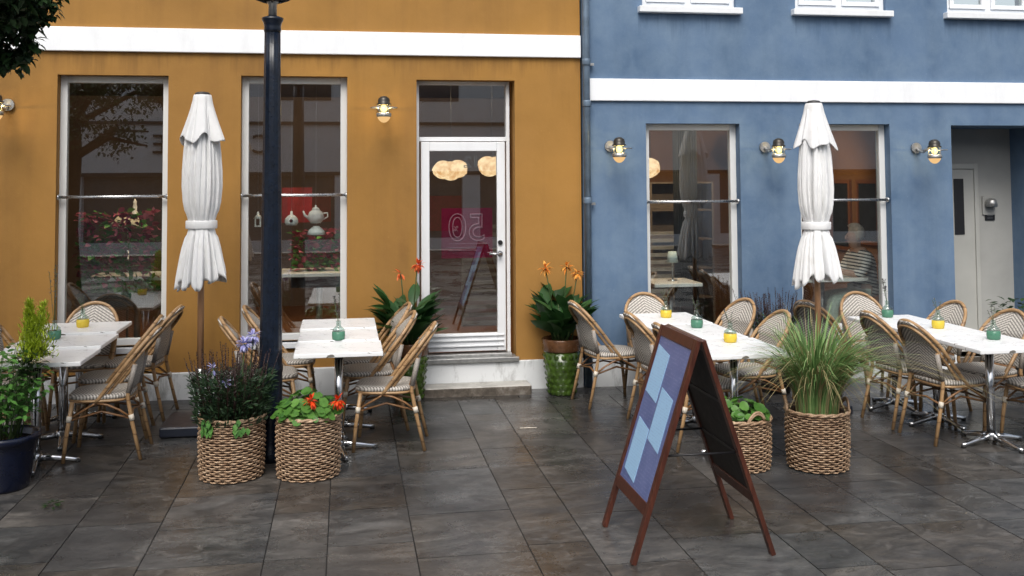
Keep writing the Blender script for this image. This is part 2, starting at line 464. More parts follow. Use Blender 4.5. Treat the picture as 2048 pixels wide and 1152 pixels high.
def shop_window(parent, x0, x1, z0, z1, barz, fm):
    o = frame_mb(x0, x1, z0, z1, .06, .10, .17).build('window', fm, parent, .004)
    b = MB(); b.box(x0 + .06, x1 - .06, .125, .133, z0 + .06, z1 - .06); b.build('pane', M['glass'], o)
    b = MB(); b.box(x0 - .02, x1 + .02, -.035, .10, z0 - .05, z0); b.build('sill', M['white'], o, .004)
    b = MB(); b.tube([(x0 - .02, .05, barz), (x1 + .02, .05, barz)], .0125, 10)
    for x in (x0 + .005, x1 - .005): b.tube([(x - .012, .05, barz), (x + .012, .05, barz)], .024, 10)
    b.build('safety_bar', M['steel'], o)
    return o

# --- ochre building
OX0, OX1, DIV = -9.0, 2.185, 2.205
ob = empty('ochre_building', (0, 0, 0), 0, 'ochre rendered cafe building with tall shop windows and a white glazed door', 'building')
W1 = (-2.467, -1.543, .52, 2.888); W2 = (-.922, .014, .52, 2.895); DR = (.642, 1.556, .30, 2.875)
WL = (-4.1, -3.2, .52, 2.885)
up = [(x, x + .95, 3.9, 5.4) for x in (-5.6, -3.9, -2.2, -.6, 1.0)]
wall_mesh(OX0, OX1, .29, 7.0, [W1, W2, DR, WL] + up, .28).build('wall', M['orange'], ob)
b = MB(); b.box(OX0, OX1 + .002, -.035, .2, 3.093, 3.304); b.build('band', M['band'], ob, .006)
b = MB(); b.box(OX0, OX1 + .002, -.02, .26, -.05, .289); b.build('plinth', M['plinth'], ob, .008)
for w in (W1, W2, WL): shop_window(ob, *w, 1.822, M['frame_grey'])
for u in up:
    o = frame_mb(*u, .06, .08, .15).build('window', M['white'], ob, .004)
    b = MB(); b.box(u[0] + .06, u[1] - .06, .105, .113, u[2] + .06, u[3] - .06); b.build('pane', M['glass'], o)
# entrance: frame, transom, leaf
x0, x1, z0, z1 = DR
fo = frame_mb(x0, x1 - .03, z0, z1, .032, .13, .22).build('door_frame', M['white'], ob, .003)
b = MB(); b.box(x0 + .032, x1 - .062, .125, .215, 2.312, 2.352); b.build('transom_rail', M['white'], fo, .004)
b = MB(); b.box(x0 + .04, x1 - .07, .165, .173, 2.353, z1 - .033); b.build('transom_pane', M['glass'], fo)
b = MB(); b.box(x0 - .05, x1 + .02, -.05, .13, z0 - .012, z0 + .028); b.box(x0 + .0, x1 - .03, .05, .14, z0 + .029, z0 + .05)
b.build('threshold', M['galv'], fo, .004)
lx0, lx1, lz0, lz1 = .69, 1.478, .365, 2.305
lf = frame_mb(lx0, lx1, lz0, lz1, .078, .105, .16, wb=.165, wt=.085).build('door', M['white'], ob, .005)
b = MB(); b.box(lx0 + .076, lx1 - .076, .125, .133, lz0 + .16, lz1 - .083); b.build('pane', M['glass'], lf)
b = MB()
for z in (.41, .46, .505): b.box(lx0 + .03, lx1 - .02, .092, .107, z, z + .012)
b.build('drip_rail', M['white'], lf, .002)
b = MB(); b.tube([(1.425, .10, 1.262), (1.425, .045, 1.262)], .011, 10); b.tube([(1.43, .05, 1.262), (1.33, .05, 1.262)], .010, 10); b.lathe([(.024, 0), (.024, .01)], 16, (0, 0, 0))
hb = MB(); hb.tube([(1.425, .105, 1.262), (1.425, .055, 1.262)], .012, 10); hb.tube([(1.437, .055, 1.262), (1.318, .055, 1.262)], .010, 10); hb.tube([(1.425, .105, 1.262), (1.425, .095, 1.262)], .026, 16)
hb.build('handle', M['steel'], lf)
hb = MB(); hb.tube([(1.427, .106, 1.365), (1.427, .09, 1.365)], .022, 18); hb.build('lock', M['black'], lf)

def text_mesh(txt, size, mat, name, parent=None, outline=0.0, depth=.002):
    cu = bpy.data.curves.new(name, 'FONT'); cu.body = txt; cu.size = size; cu.align_x = 'CENTER'; cu.align_y = 'CENTER'
    if outline: cu.fill_mode = 'NONE'; cu.bevel_depth = outline
    else: cu.extrude = depth
    o = bpy.data.objects.new(name, cu); COL.objects.link(o)
    dg = bpy.context.evaluated_depsgraph_get()
    me = bpy.data.meshes.new_from_object(o.evaluated_get(dg)); bpy.data.objects.remove(o)
    me.materials.clear(); me.materials.append(mat)
    n = bpy.data.objects.new(name, me); COL.objects.link(n)
    if parent is not None: n.parent = parent
    return n
# added sheet standing in for a sale poster reflected in the door glass, hence mirrored
M['poster'] = tinted('crimson_poster', (.30, .016, .06))
M['poster_ink'] = plain('pale_ink', (.50, .22, .29), .6)
po = empty('reflected_poster', (1.13, .24, 1.45), 0, 'crimson sheet added for a poster reflected in the glazed door, mirrored outlined 50', 'poster')
b = MB(); b.box(-.24, .245, 0, .003, -.235, .235); b.build('sheet', M['poster'], po)
t = text_mesh('50', .36, M['poster_ink'], 'number', po, .0045); t.rotation_euler = (pi / 2, 0, pi); t.location = (0, -.006, .04)
t = text_mesh('%', .07, M['poster_ink'], 'percent_sign', po); t.rotation_euler = (pi / 2, 0, pi); t.location = (-.105, -.006, .04)
b = MB()
for i, z in enumerate((-.10, -.135, -.165)): b.box(-.17, .2 - .05 * i, -.006, -.003, z, z + .004)
b.build('rule', M['poster_ink'], po)
M['decal'] = plain('etched_decal', (.16, .15, .15), .6)
hn = text_mesh('12', .15, M['decal'], 'house_number', lf, .0035); hn.rotation_euler = (pi / 2, 0, pi); hn.location = (1.165, .138, 2.115)
# stone step under the door
b = MB(); b.box(.66, 1.655, -.25, -.021, 0.0, .112)
tag(b.build('door_step', M['stone'], None, .02, 3), 'grey stone step below the white glazed door', 'step')

# --- blue building
bb = empty('blue_building', (0, 0, 0), 0, 'blue rendered building with white band and white casement windows above', 'building')
B1 = (2.822, 3.762, .45, 2.478); B2 = (4.375, 5.333, .45, 2.478); BD = (6.0, 7.17, .16, 2.468)
ups = [(2.80, 3.745, 3.60, 4.85), (4.36, 5.325, 3.605, 4.85), (5.995, 6.96, 3.605, 4.85), (7.6, 8.55, 3.605, 4.85)]
B4 = (8.0, 8.95, .45, 2.478)
wall_mesh(DIV, 11.0, .02, 7.0, [B1, B2, BD, B4] + ups, .28).build('wall', M['blue'], bb)
b = MB(); b.box(DIV + .055, 11.0, -.03, .2, 2.690, 2.900); b.build('band', M['band'], bb, .006)
b = MB()
b.box(DIV + .001, BD[0], -.018, .2, -.05, .272); b.box(BD[1], 11.0, -.018, .2, -.05, .272)
b.build('plinth', M['plinth'], bb, .008)
for w in (B1, B2, B4): shop_window(bb, *w, 1.728, M['frame_grey'])
for u in ups:
    x0, x1, z0, z1 = u
    o = frame_mb(x0, x1, z0, z1, .05, .045, .12).build('casement_window', M['white'], bb, .004)
    mx = (x0 + x1) / 2
    b = MB(); b.box(mx - .03, mx + .03, .047, .118, z0 + .05, z1 - .05); b.build('mullion', M['white'], o, .003)
    for a, c in ((x0 + .052, mx - .032), (mx + .032, x1 - .052)):
        sa = frame_mb(a, c, z0 + .052, z1 - .052, .045, .03, .085).build('sash', M['white'], o, .003)
        g = MB(); g.box(a + .045, c - .045, .055, .061, z0 + .097, z1 - .097); g.build('pane', M['glass'], sa)
    b = MB(); b.box(x0 - .045, x1 + .045, -.075, .044, z0 - .062, z0 - .002); b.build('sill', M['white'], o, .006)
# porch of the doorway on the right
M['porch'] = plain('porch_grey', (.37, .37, .35), .7, 0, .08, 3)
M['porch_door'] = plain('porch_door_paint', (.42, .42, .39), .5, 0, .06, 3)
pc = MB()
PX0, PX1, PY, PZ0, PZ1 = BD[0], BD[1], .72, .16, 2.468
pc.add([(PX0, PY, PZ0), (PX1, PY, PZ0), (PX1, PY, PZ1 + .05), (PX0, PY, PZ1 + .05)], [(0, 1, 2, 3)])
pc.build('porch_wall', M['porch'], bb)
pc = MB()
pc.add([(PX1, .281, PZ0), (PX1, PY, PZ0), (PX1, PY, PZ1), (PX1, .281, PZ1)], [(0, 1, 2, 3)])
pc.add([(PX0, .281, PZ0), (PX0, PY, PZ0), (PX0, PY, PZ1), (PX0, .281, PZ1)], [(3, 2, 1, 0)])
pc.add([(PX0, .281, PZ1), (PX0, PY, PZ1), (PX1, PY, PZ1), (PX1, .281, PZ1)], [(0, 1, 2, 3)])
pc.build('porch_side', M['blue'], bb)
pc = MB(); pc.box(PX0 + .001, PX1 - .001, -.03, PY, -.02, PZ0); pc.build('porch_floor', M['stone'], bb)
dm = MB(); dm.box(6.02, 6.70, .685, .718, .17, 2.03)
for a, c, e, f in ((6.70, 6.745, .16, 2.09), ): dm.box(a, c, .67, .719, e, f)
dm.box(6.01, 6.7, .67, .719, 2.035, 2.09)
pd = dm.build('porch_door', M['porch_door'], bb, .004)
b = MB(); b.box(6.46, 6.575, .677, .686, 1.33, 1.93); b.build('pane', M['black'], pd, .002)
# bulkhead lamp and black plaque in the porch
pl = empty('bulkhead_lamp', (6.885, .719, 1.645), 0, 'small unlit grey bulkhead lamp on the doorway wall', 'wall lamp')
b = MB(); b.box(-.075, .075, -.02, 0, -.11, .09); b.build('backplate', M['porch'], pl, .006)
b = MB()
b.lathe([(.0, .072), (.03, .068), (.052, .05), (.06, .02), (.06, -.02)], 20, (0, -.062, 0)); b.build('dome', M['galv'], pl)
pq = empty('door_plaque', (6.90, .719, 1.53), 0, 'small black plaque below the bulkhead lamp in the doorway', 'plaque')
b = MB(); b.box(-.058, .058, -.012, 0, -.055, .045); b.build('plate', M['black'], pq, .003)
b = MB()
for z in (.02, -.005, -.03): b.box(-.035, .03, -.014, -.0125, z, z + .004)
b.build('slot_line', M['galv'], pq)

# downpipe on the seam
dp = empty('downpipe', (2.232, -.05, 0), 0, 'blue grey drainpipe running down the seam between the two facades', 'drainpipe')
b = MB(); b.tube([(0, 0, .03), (0, 0, 7)], .034, 14); b.build('pipe', M['pipe'], dp)
for z in (.75, 1.75, 2.66, 3.05, 3.9): 
    b = MB(); b.lathe([(.04, -.03), (.042, -.02), (.042, .02), (.04, .03)], 14, (0, 0, z)); b.build('collar', M['pipe'], dp)
for z in (1.72, 3.03, 4.4):
    b = MB(); b.box(.03, .075, -.006, .006, z - .012, z + .012); b.tube([(.06, .05, z), (.06, -.01, z)], .007, 8); b.build('bracket', M['galv'], dp)

# ------------------------------------------------------------------ wall lamps
M['hood'] = plain('aged_brass', (.055, .05, .042), .35, .6, .3, 20)
def make_wall_lamp():
    r = empty('wall_lamp')
    b = MB(); b.tube([(0, 0, .0), (0, -.03, .0)], .052, 18); b.build('wall_plate', M['galv'], r)
    b = MB(); b.tube([(0, -.02, 0), (0, -.08, -.035), (0, -.14, -.045), (0, -.2, -.02), (0, -.27, .0), (0, -.31, .02)], .014, 10); b.build('arm', M['galv'], r)
    c = (0, -.33, 0)
    b = MB(); b.lathe([(.064, -.006), (.065, .004), (.053, .010), (.053, .034), (.046, .054), (.028, .068), (.010, .073), (.0, .074)], 22, c); b.build('hood', M['hood'], r)
    b = MB(); b.lathe([(.042, -.075), (.046, -.06), (.046, -.006)], 20, c); b.build('glass', M['bottle'], r)
    b = MB(); b.lathe([(.0, -.07), (.022, -.06), (.030, -.042), (.024, -.016), (.012, -.004)], 16, c)
    b.build('bulb', M['bulb'], r)
    b = MB(); b.lathe([(.05, -.112), (.064, -.108), (.066, -.095), (.064, -.078), (.05, -.074)], 22, c); b.build('collar', M['galv'], r)
    b = MB(); b.lathe([(.0, -.162), (.02, -.158), (.04, -.142), (.054, -.12), (.056, -.112)], 20, c); b.build('globe', M['bulb_dim'], r)
    b = MB(); ring = [(c[0] + .118 * cos(a), c[1] + .118 * sin(a), -.03) for a in [2 * pi * k / 28 for k in range(28)]]
    b.tube(ring, .0035, 6, closed=True)
    for s in (-1, 1): b.tube([(s * .046, c[1], -.03), (s * .118, c[1], -.03)], .004, 6)
    for k in range(4):
        a = pi / 4 + k * pi / 2; b.tube([(c[0] + .052 * cos(a), c[1] + .052 * sin(a), -.0), (c[0] + .056 * cos(a), c[1] + .056 * sin(a), -.08)], .0035, 6)
    b.build('guard', M['galv'], r)
    return r
wl = make_wall_lamp()
spots = [(.332, 2.62, 'lit wall lantern on the ochre wall between the lamp post and the glazed door'),
         (-2.86, 2.62, 'lit wall lantern on the ochre wall at the left edge, beside the tree'),
         (2.465, 2.26, 'lit wall lantern on the blue wall beside the drainpipe'),
         (4.01, 2.25, 'lit wall lantern on the blue pier between the two blue shop windows'),
         (5.605, 2.24, 'lit wall lantern on the blue pier left of the open doorway')]
for i, (x, z, lab) in enumerate(spots):
    o = wl if i == 0 else copy_tree(wl)
    o.location = (x, 0, z); tag(o, lab, 'wall lamp', 'lit wall lanterns on the facades')
    for dx in (-.037, .037):
        L = bpy.data.lights.new('lantern_light', 'POINT'); L.energy = .9; L.color = (1, .62, .25); L.shadow_soft_size = .004
        lo = bpy.data.objects.new('lantern_light', L); COL.objects.link(lo); lo.location = (x + dx, -.33, z - .035)

# ------------------------------------------------------------------ interiors
def room(name, x0, x1, y0, y1, z0, z1, wm, fm, cm, label):
    r = empty(name, (0, 0, 0), 0, label, 'room')
    b = MB(); b.add([(x0, y1, z0), (x1, y1, z0), (x1, y1, z1), (x0, y1, z1)], [(0, 1, 2, 3)])
    b.add([(x0, y0, z0), (x0, y1, z0), (x0, y1, z1), (x0, y0, z1)], [(0, 1, 2, 3)])
    b.add([(x1, y0, z0), (x1, y1, z0), (x1, y1, z1), (x1, y0, z1)], [(3, 2, 1, 0)]); b.build('inner_wall', wm, r)
    b = MB(); b.add([(x0, y0, z0), (x1, y0, z0), (x1, y1, z0), (x0, y1, z0)], [(0, 1, 2, 3)]); b.build('inner_floor', fm, r)
    b = MB(); b.add([(x0, y0, z1), (x1, y0, z1), (x1, y1, z1), (x0, y1, z1)], [(3, 2, 1, 0)]); b.build('inner_ceiling', cm, r)
    return r
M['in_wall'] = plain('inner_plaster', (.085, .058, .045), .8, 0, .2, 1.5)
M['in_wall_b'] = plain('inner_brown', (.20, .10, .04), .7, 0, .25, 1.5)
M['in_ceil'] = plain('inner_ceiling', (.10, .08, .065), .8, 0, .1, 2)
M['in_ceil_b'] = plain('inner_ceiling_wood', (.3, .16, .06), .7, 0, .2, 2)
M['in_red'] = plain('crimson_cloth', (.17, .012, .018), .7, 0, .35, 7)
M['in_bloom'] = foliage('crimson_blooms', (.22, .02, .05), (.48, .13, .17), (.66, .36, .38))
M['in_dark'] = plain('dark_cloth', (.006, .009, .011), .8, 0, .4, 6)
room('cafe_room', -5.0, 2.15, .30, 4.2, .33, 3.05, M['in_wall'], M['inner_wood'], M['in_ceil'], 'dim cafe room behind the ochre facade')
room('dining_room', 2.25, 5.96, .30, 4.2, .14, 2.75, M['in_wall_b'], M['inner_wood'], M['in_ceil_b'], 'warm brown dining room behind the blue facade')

def make_pendant(i):
    r = random.Random(i); o = empty('pendant_lamp')
    b = MB()
    for (cx, cy, cz, q) in ((-.085, 0, 0, .108), (.075, .02, .01, .105), (0, .03, -.012, .112)):
        prof = [(q * sin(pi * k / 12), -q * .92 * cos(pi * k / 12)) for k in range(13)]
        b.lathe(prof, 22, (cx, cy, cz), rad=lambda a, j, z: 1 + .06 * sin(5 * a + j) + .05 * sin(9 * a - 2 * j) + .03 * sin(14 * a + 3 * j))
    b.build('shade', M['pendant'], o)
    b = MB(); b.tube([(0, 0, .1), (0, 0, 1.2)], .004, 6); b.build('cord', M['black'], o)
    return o
pn = [(1.114, 1.5, 2.06, 'lit cloud shaped paper pendant seen in the left half of the door glass'),
      (1.56, 1.5, 2.10, 'lit cloud shaped paper pendant partly cut off by the right stile of the door'),
      (3.22, 1.15, 2.07, 'lit cloud shaped paper pendant in the left blue shop window')]
p0 = make_pendant(1)
for i, (x, y, z, lab) in enumerate(pn):
    o = p0 if i == 0 else copy_tree(p0)
    o.location = (x, y, z); o.rotation_euler.z = (0, 1.9, 1.2)[i]
    tag(o, lab, 'pendant lamp', 'lit paper pendants inside the cafe')
for (x, y, z, e) in ((-1.6, 2.6, 2.2, 20), (5.0, 2.4, 2.0, 42)):  # extra glowing pendants, added to light the rooms from deeper inside
    o = copy_tree(p0); o.location = (x, y, z + .55); o.rotation_euler.z = .8
    tag(o, 'extra lit paper pendant added deep in the %s room' % ('ochre' if x < 2 else 'blue'), 'pendant lamp', 'lit paper pendants inside the cafe')

# added spots without fixtures, aimed inward to brighten the rooms
for (x, y, z, e) in ((-2.0, .45, 2.95, 60), (-.4, .45, 2.95, 60), (1.1, .6, 2.95, 110), (3.2, .45, 2.68, 80), (4.7, 1.3, 2.68, 65)):
    L = bpy.data.lights.new('added_room_spot', 'SPOT'); L.energy = e; L.color = (1, .70, .42); L.shadow_soft_size = .03; L.spot_size = radians(150); L.spot_blend = .6
    lo = bpy.data.objects.new('added_room_spot', L); COL.objects.link(lo); lo.location = (x, y, z)
    lo.rotation_euler = Vector((0, -1, .75)).to_track_quat('Z', 'Y').to_euler()

def inner_table(x, y, z, w, d, label):
    r = empty('cafe_table', (x, y, z), 0, label, 'table')
    b = MB(); b.box(-w / 2, w / 2, -d / 2, d / 2, .71, .745); b.build('tabletop', M['porcelain'], r, .004)
    b = MB(); b.tube([(0, 0, .03), (0, 0, .71)], .03, 12); b.build('column', M['galv'], r)
    b = MB(); b.lathe([(.22, 0), (.22, .015), (.05, .03)], 20); b.build('base', M['black'], r)
inner_table(-1.95, .85, .33, .8, .6, 'pale table inside behind the left ochre window')
inner_table(-.25, .85, .33, .8, .6, 'pale table inside behind the window at the lamp post')
inner_table(3.28, .72, .16, .5, .55, 'pale table inside the left blue window, carrying the small lamp')
inner_table(5.0, .85, .16, .75, .6, 'pale table inside in front of the seated person')
# things seen dimly inside
def cabinet(x, y, z, w, d, h, label, rows, mat, cat='cabinet'):
    r = empty('cabinet', (x, y, z), 0, label, cat)
    b = MB(); b.box(-w / 2, w / 2, d - .02, d, 0, h); b.box(-w / 2, -w / 2 + .025, 0, d - .021, 0, h); b.box(w / 2 - .025, w / 2, 0, d - .021, 0, h); b.build('carcass', mat, r)
    b = MB()
    for k in range(rows + 1): b.box(-w / 2 + .026, w / 2 - .026, .01, d - .022, h * k / rows - (.02 if k == rows else 0), h * k / rows + (.0 if k == rows else .02))
    b.build('shelf', mat, r)
    return r
M['in_pale'] = plain('pale_timber', (.15, .12, .095), .6)
cabinet(4.0, 2.4, .16, .8, .35, 1.75, 'tall shelf unit deep inside the left blue window', 5, M['in_pale'])
cabinet(5.75, 3.4, .16, .9, .35, 2.05, 'tall wooden shelf unit in the far corner of the blue room', 6, M['inner_wood'])
def louvre(x, y, z, w, h, n, mat, name, label, cat):
    r = empty(name, (x, y, z), 0, label, cat)
    b = MB(); b.box(-w / 2, -w / 2 + .03, 0, .04, 0, h); b.box(w / 2 - .03, w / 2, 0, .04, 0, h); b.build('frame', mat, r)
    b = MB()
    for k in range(n): b.box(-w / 2 + .031, w / 2 - .031, .005, .03, h * k / n + .004, h * k / n + h / n * .55)
    b.build('slat', mat, r)
louvre(3.3, 1.35, .16, .62, 1.25, 16, plain('grey_slats', (.26, .26, .25), .6), 'slatted_screen', 'grey slatted screen inside the left blue window', 'screen')
louvre(1.62, 1.9, .34, .7, 1.15, 13, plain('slats_dark', (.09, .085, .08), .6), 'slatted_screen', 'dark slatted screen behind the door glass', 'screen')
# framed panels on the wall behind the seated person
for k, (yy, zz, w, h) in enumerate(((1.55, 1.55, .5, .75), (2.2, 1.5, .5, .85))):
    o = empty('wall_picture', (5.955, yy, zz), 0, ('dark wooden frame on the brown wall just behind the seated person', 'dark wooden frame farther back on the brown wall')[k], 'picture frame')
    b = MB()
    for a, c, e, f in ((-w / 2, w / 2, -h / 2, -h / 2 + .045), (-w / 2, w / 2, h / 2 - .045, h / 2)): b.box(-.03, 0, a, c, e, f)
    for a in (-w / 2, w / 2 - .045): b.box(-.028, 0, a, a + .045, -h / 2 + .046, h / 2 - .046)
    b.build('frame', M['inner_wood'], o)
    b = MB(); b.box(-.012, -.002, -w / 2 + .046, w / 2 - .046, -h / 2 + .046, h / 2 - .046); b.build('backing', M['in_dark'], o)
# curtain
b = MB(); n = 60
vs = []
for i in range(n + 1):
    x = 3.46 + .26 * i / n; yy = 1.1 + .025 * sin(i * 1.05) + .01 * sin(i * 2.3)
    vs += [(x, yy, .6), (x, yy, 2.62)]
b.add(vs, [(2 * i, 2 * i + 2, 2 * i + 3, 2 * i + 1) for i in range(n)], True)
cu = b.build('curtain', M['in_dark']); sol = cu.modifiers.new('s', 'SOLIDIFY'); sol.thickness = .004
tag(cu, 'dark grey gathered curtain hanging inside the left blue window', 'curtain')
# small lamp on the inner table
tl = empty('table_lamp', (3.30, .7, .906), 0, 'small lamp with pale shade on the table inside the left blue window', 'table lamp')
b = MB(); b.lathe([(.05, 0), (.05, .012), (.008, .02), (.007, .2)], 16); b.build('stand', M['steel'], tl)
b = MB(); b.lathe([(.06, .19), (.042, .30)], 20); b.build('lamp_shade', plain('teal_shade', (.45, .55, .56), .7), tl)
# red display in the ochre room
rb = MB(); rb.box(-.68, -.36, 1.95, 1.97, 1.5, 1.88); tag(rb.build('wall_banner', M['in_red']), 'square crimson panel on the cafe wall behind the lamp post window', 'banner')
def flower_bank(name, x0, x1, y, z0, z1, mats, n, label, cat):
    r = random.Random(hash(name) % 1000 if False else int(abs(x0) * 97)); o = empty(name, ((x0 + x1) / 2, y, z0), 0, label, cat)
    b = MB(); b.box((x0 - x1) / 2, (x1 - x0) / 2, .0, .18, -.1, .02); b.build('trough', M['dark_pot'], o)
    for k, m in enumerate(mats):
        b = MB()
        for i in range(n):
            u = r.random(); zz = u ** .55 if k else u ** 1.5
            p = (r.uniform(x0, x1) - (x0 + x1) / 2, r.uniform(.0, .18), .02 + (z1 - z0) * zz)
            d = (r.uniform(-1, 1), r.uniform(-1, .2), r.uniform(-.2, 1))
            b.leaf(p, d, (r.random(), r.random(), 1), r.uniform(.05, .09), r.uniform(.04, .07), .3)
        b.build(('foliage', 'bloom')[k], m, o)
flower_bank('flower_trough', -2.40, -1.72, .42, .92, 1.66, [M['lf_shrub'], M['in_bloom']], 330, 'crimson flowers in a trough seen dimly through the left ochre window', 'flowers')
flower_bank('flower_trough', -.52, .0, .75, 1.02, 1.44, [M['lf_shrub'], M['in_bloom']], 150, 'red flowers in a trough behind the lamp post window', 'flowers')
sh = empty('floor_lamp', (-2.08, 1.05, .33), 0, 'pale lampshade on a stand inside the left ochre window', 'floor lamp')
b = MB(); b.tube([(0, 0, .02), (0, 0, 1.2)], .012, 8); b.lathe([(.14, 0), (.14, .02), (.02, .03)], 18); b.build('stand', M['galv'], sh)
b = MB(); b.lathe([(.19, 1.18), (.1, 1.29)], 24); b.build('lamp_shade', plain('cream_shade', (.62, .55, .4), .7), sh)
fg = empty('figurine', (-2.02, 1.05, 1.62), 0, 'small white figurine standing on the pale lampshade in the left ochre window', 'figurine')
b = MB(); b.lathe([(.035, 0), (.03, .03), (.018, .06), (.022, .09), (.014, .12), (.02, .14), (.0, .17)], 14); b.build('body', M['porcelain'], fg)
# teapot and ornaments hanging in the lamp post window
def hang(name, x, z, label, cat):
    o = empty(name, (x, .26, z), 0, label, cat); return o
tp = hang('teapot', -.27, 1.56, 'white porcelain teapot hung inside the window right of the lamp post', 'teapot')
b = MB(); b.lathe([(.045, 0), (.068, .03), (.074, .065), (.06, .105), (.035, .122), (.036, .126)], 24); b.build('body', M['porcelain'], tp)
b = MB(); b.lathe([(.036, .127), (.03, .14), (.008, .15), (.012, .16), (.0, .172)], 18); b.build('lid', M['porcelain'], tp)
b = MB(); b.tube([(-.06, 0, .045), (-.1, 0, .075), (-.115, 0, .115)], [.016, .011, .008], 10); b.build('spout', M['porcelain'], tp)
b = MB(); b.tube([(.066, 0, .09), (.105, 0, .095), (.11, 0, .06), (.07, 0, .035)], .007, 8); b.build('handle', M['porcelain'], tp)
b = MB(); b.tube([(0, 0, .17), (0, 0, 1.28)], .0012, 5); b.build('cord', M['galv'], tp)
bw = hang('bowl', -.265, 1.455, 'white upturned bowl hanging just below the teapot', 'bowl')
b = MB(); b.lathe([(.085, 0), (.075, .035), (.045, .065), (.03, .072), (.03, .08)], 22); b.build('body', M['porcelain'], bw)
b = MB(); b.tube([(0, 0, .08), (0, 0, .104)], .0015, 5); b.build('cord', M['galv'], bw)
bh = hang('bird_house', -.49, 1.545, 'white round ornament with dark hole hung in the lamp post window', 'ornament')
b = MB(); b.lathe([(.05, 0), (.062, .025), (.058, .06), (.035, .085), (.012, .1), (.01, .13)], 20); b.build('body', M['porcelain'], bh)
b = MB(); b.tube([(0, -.055, .042), (0, -.064, .042)], .016, 14); b.build('opening', M['black'], bh)
b = MB(); b.tube([(0, 0, .13), (0, 0, 1.29)], .0012, 5); b.build('cord', M['galv'], bh)
lt = hang('lantern_ornament', -.79, 1.535, 'small white lantern ornament hung left of the lamp post', 'ornament')
b = MB(); b.box(-.028, .028, -.028, .028, 0, .012); 
for sx in (-1, 1):
    for sy in (-1, 1): b.box(sx * .022 - .005, sx * .022 + .005, sy * .022 - .005, sy * .022 + .005, .012, .075)
b.build('frame', M['porcelain'], lt)
b = MB(); b.lathe([(.042, .075), (.02, .105), (.012, .11), (.014, .125), (.0, .14)], 4); b.build('roof', M['porcelain'], lt)
b = MB(); b.tube([(0, 0, .14), (0, 0, 1.3)], .0012, 5); b.build('cord', M['galv'], lt)

# ------------------------------------------------------------------ seated person behind the right blue window
def skin_mesh(name, verts, edges, rads, mat, parent, root=0, sub=2):
    me = bpy.data.meshes.new(name); me.from_pydata(verts, edges, []); me.materials.append(mat)
    o = bpy.data.objects.new(name, me); COL.objects.link(o); o.parent = parent
    m = o.modifiers.new('skin', 'SKIN'); m.use_smooth_shade = True
    for i, r in enumerate(rads):
        sv = me.skin_vertices[0].data[i]; sv.radius = (r, r) if not isinstance(r, tuple) else r; sv.use_root = (i == root)
    s = o.modifiers.new('sub', 'SUBSURF'); s.levels = s.render_levels = sub
    return o
def stripes():
    t = NT('striped_jersey'); z = t.n('SeparateXYZ', {0: obj_vec(t)})
    f = t.math('FRACT', t.math('MULTIPLY', t.math('MULTIPLY_ADD', z.outputs[0], .25, z.outputs[2]), 28.0))
    return t.bsdf(t.mix(t.math('GREATER_THAN', f, .55), (.7, .7, .68), (.03, .04, .06)), .8)
pe = empty('person', (5.50, .86, .16), 0, 'person in striped jersey and sage trousers seated behind the right blue window', 'person')
V = [(0, 0, .52), (-.01, 0, .70), (-.03, 0, .88), (-.06, 0, .98), (-.085, 0, 1.03), (-.12, 0, 1.13), (-.13, 0, 1.22)]
Ed = [(i, i + 1) for i in range(6)]; rd = [.13, .115, .12, .09, .048, .085, .075]
def limb(a, pts, rs):
    p = a
    for q, r in zip(pts, rs):
        V.append(q); rd.append(r); Ed.append((p, len(V) - 1)); p = len(V) - 1
    return p
for s in (-1, 1):
    limb(0, [(-.08, s * .09, .50), (-.42, s * .10, .51), (-.44, s * .10, .28), (-.43, s * .1, .08), (-.52, s * .1, .04)], [.09, .065, .05, .038, .035])
    w = limb(3, [(-.05, s * .16, .96), (-.15, s * .21, .76), (-.33, s * .14, .80), (-.38, s * .12, .82)], [.055, .042, .032, .028])
    for k, dz in enumerate((.03, .012, -.006, -.022)):
        L = (.075, .085, .08, .06)[k]
        limb(w, [(-.38 - L * .6, s * (.10 - .004 * k), .825 + dz), (-.38 - L, s * .08, .815 + dz * .8)], [.009, .008])
    limb(w, [(-.40, s * .09, .86), (-.43, s * .075, .87)], [.011, .009])
skin_mesh('body', V, Ed, rd, M['skin'], pe)
V, Ed, rd = [(0, 0, .50), (0.0, 0, .58), (-.005, 0, .72), (-.03, 0, .88), (-.06, 0, .985)], [(0, 1), (1, 2), (2, 3), (3, 4)], [(.165, .15), (.165, .15), .14, .145, .09]
for s in (-1, 1): limb(3, [(-.05, s * .165, .955), (-.14, s * .215, .775), (-.24, s * .18, .785)], [.075, .058, .05])
skin_mesh('jersey', V, Ed, rd, stripes(), pe)
V, Ed, rd = [(.02, 0, .50)], [], [.16]
for s in (-1, 1): limb(0, [(-.08, s * .09, .50), (-.42, s * .10, .51), (-.445, s * .10, .3), (-.43, s * .1, .12)], [.115, .085, .068, .06])
skin_mesh('trousers', V, Ed, rd, M['trousers'], pe)
b = MB(); prof = [(.102 * sin(pi * k / 12), -.11 * cos(pi * k / 12)) for k in range(3, 13)]
b.lathe(prof, 24, (-.098, 0, 1.195), rad=lambda a, j, z: (1.05 + .05 * sin(3 * a)) * (1 if cos(a) > -.35 or z > .055 else .62)); b.build('hair', M['hair'], pe)
b = MB()
for s in (-1, 1): b.lathe([(.0, -.008), (.008, 0), (.0, .008)], 8, (-.20, s * .032, 1.165))
b.build('eye', M['black'], pe)
b = MB(); b.lathe([(.0, -.02), (.012, -.012), (.010, .004), (.004, .022), (.0, .026)], 10, (-.207, 0, 1.145)); b.build('nose', M['skin'], pe)
b = MB(); b.tube([(-.198, -.022, 1.105), (-.206, 0, 1.103), (-.198, .022, 1.105)], .0045, 6); b.build('mouth', M['in_red'], pe)
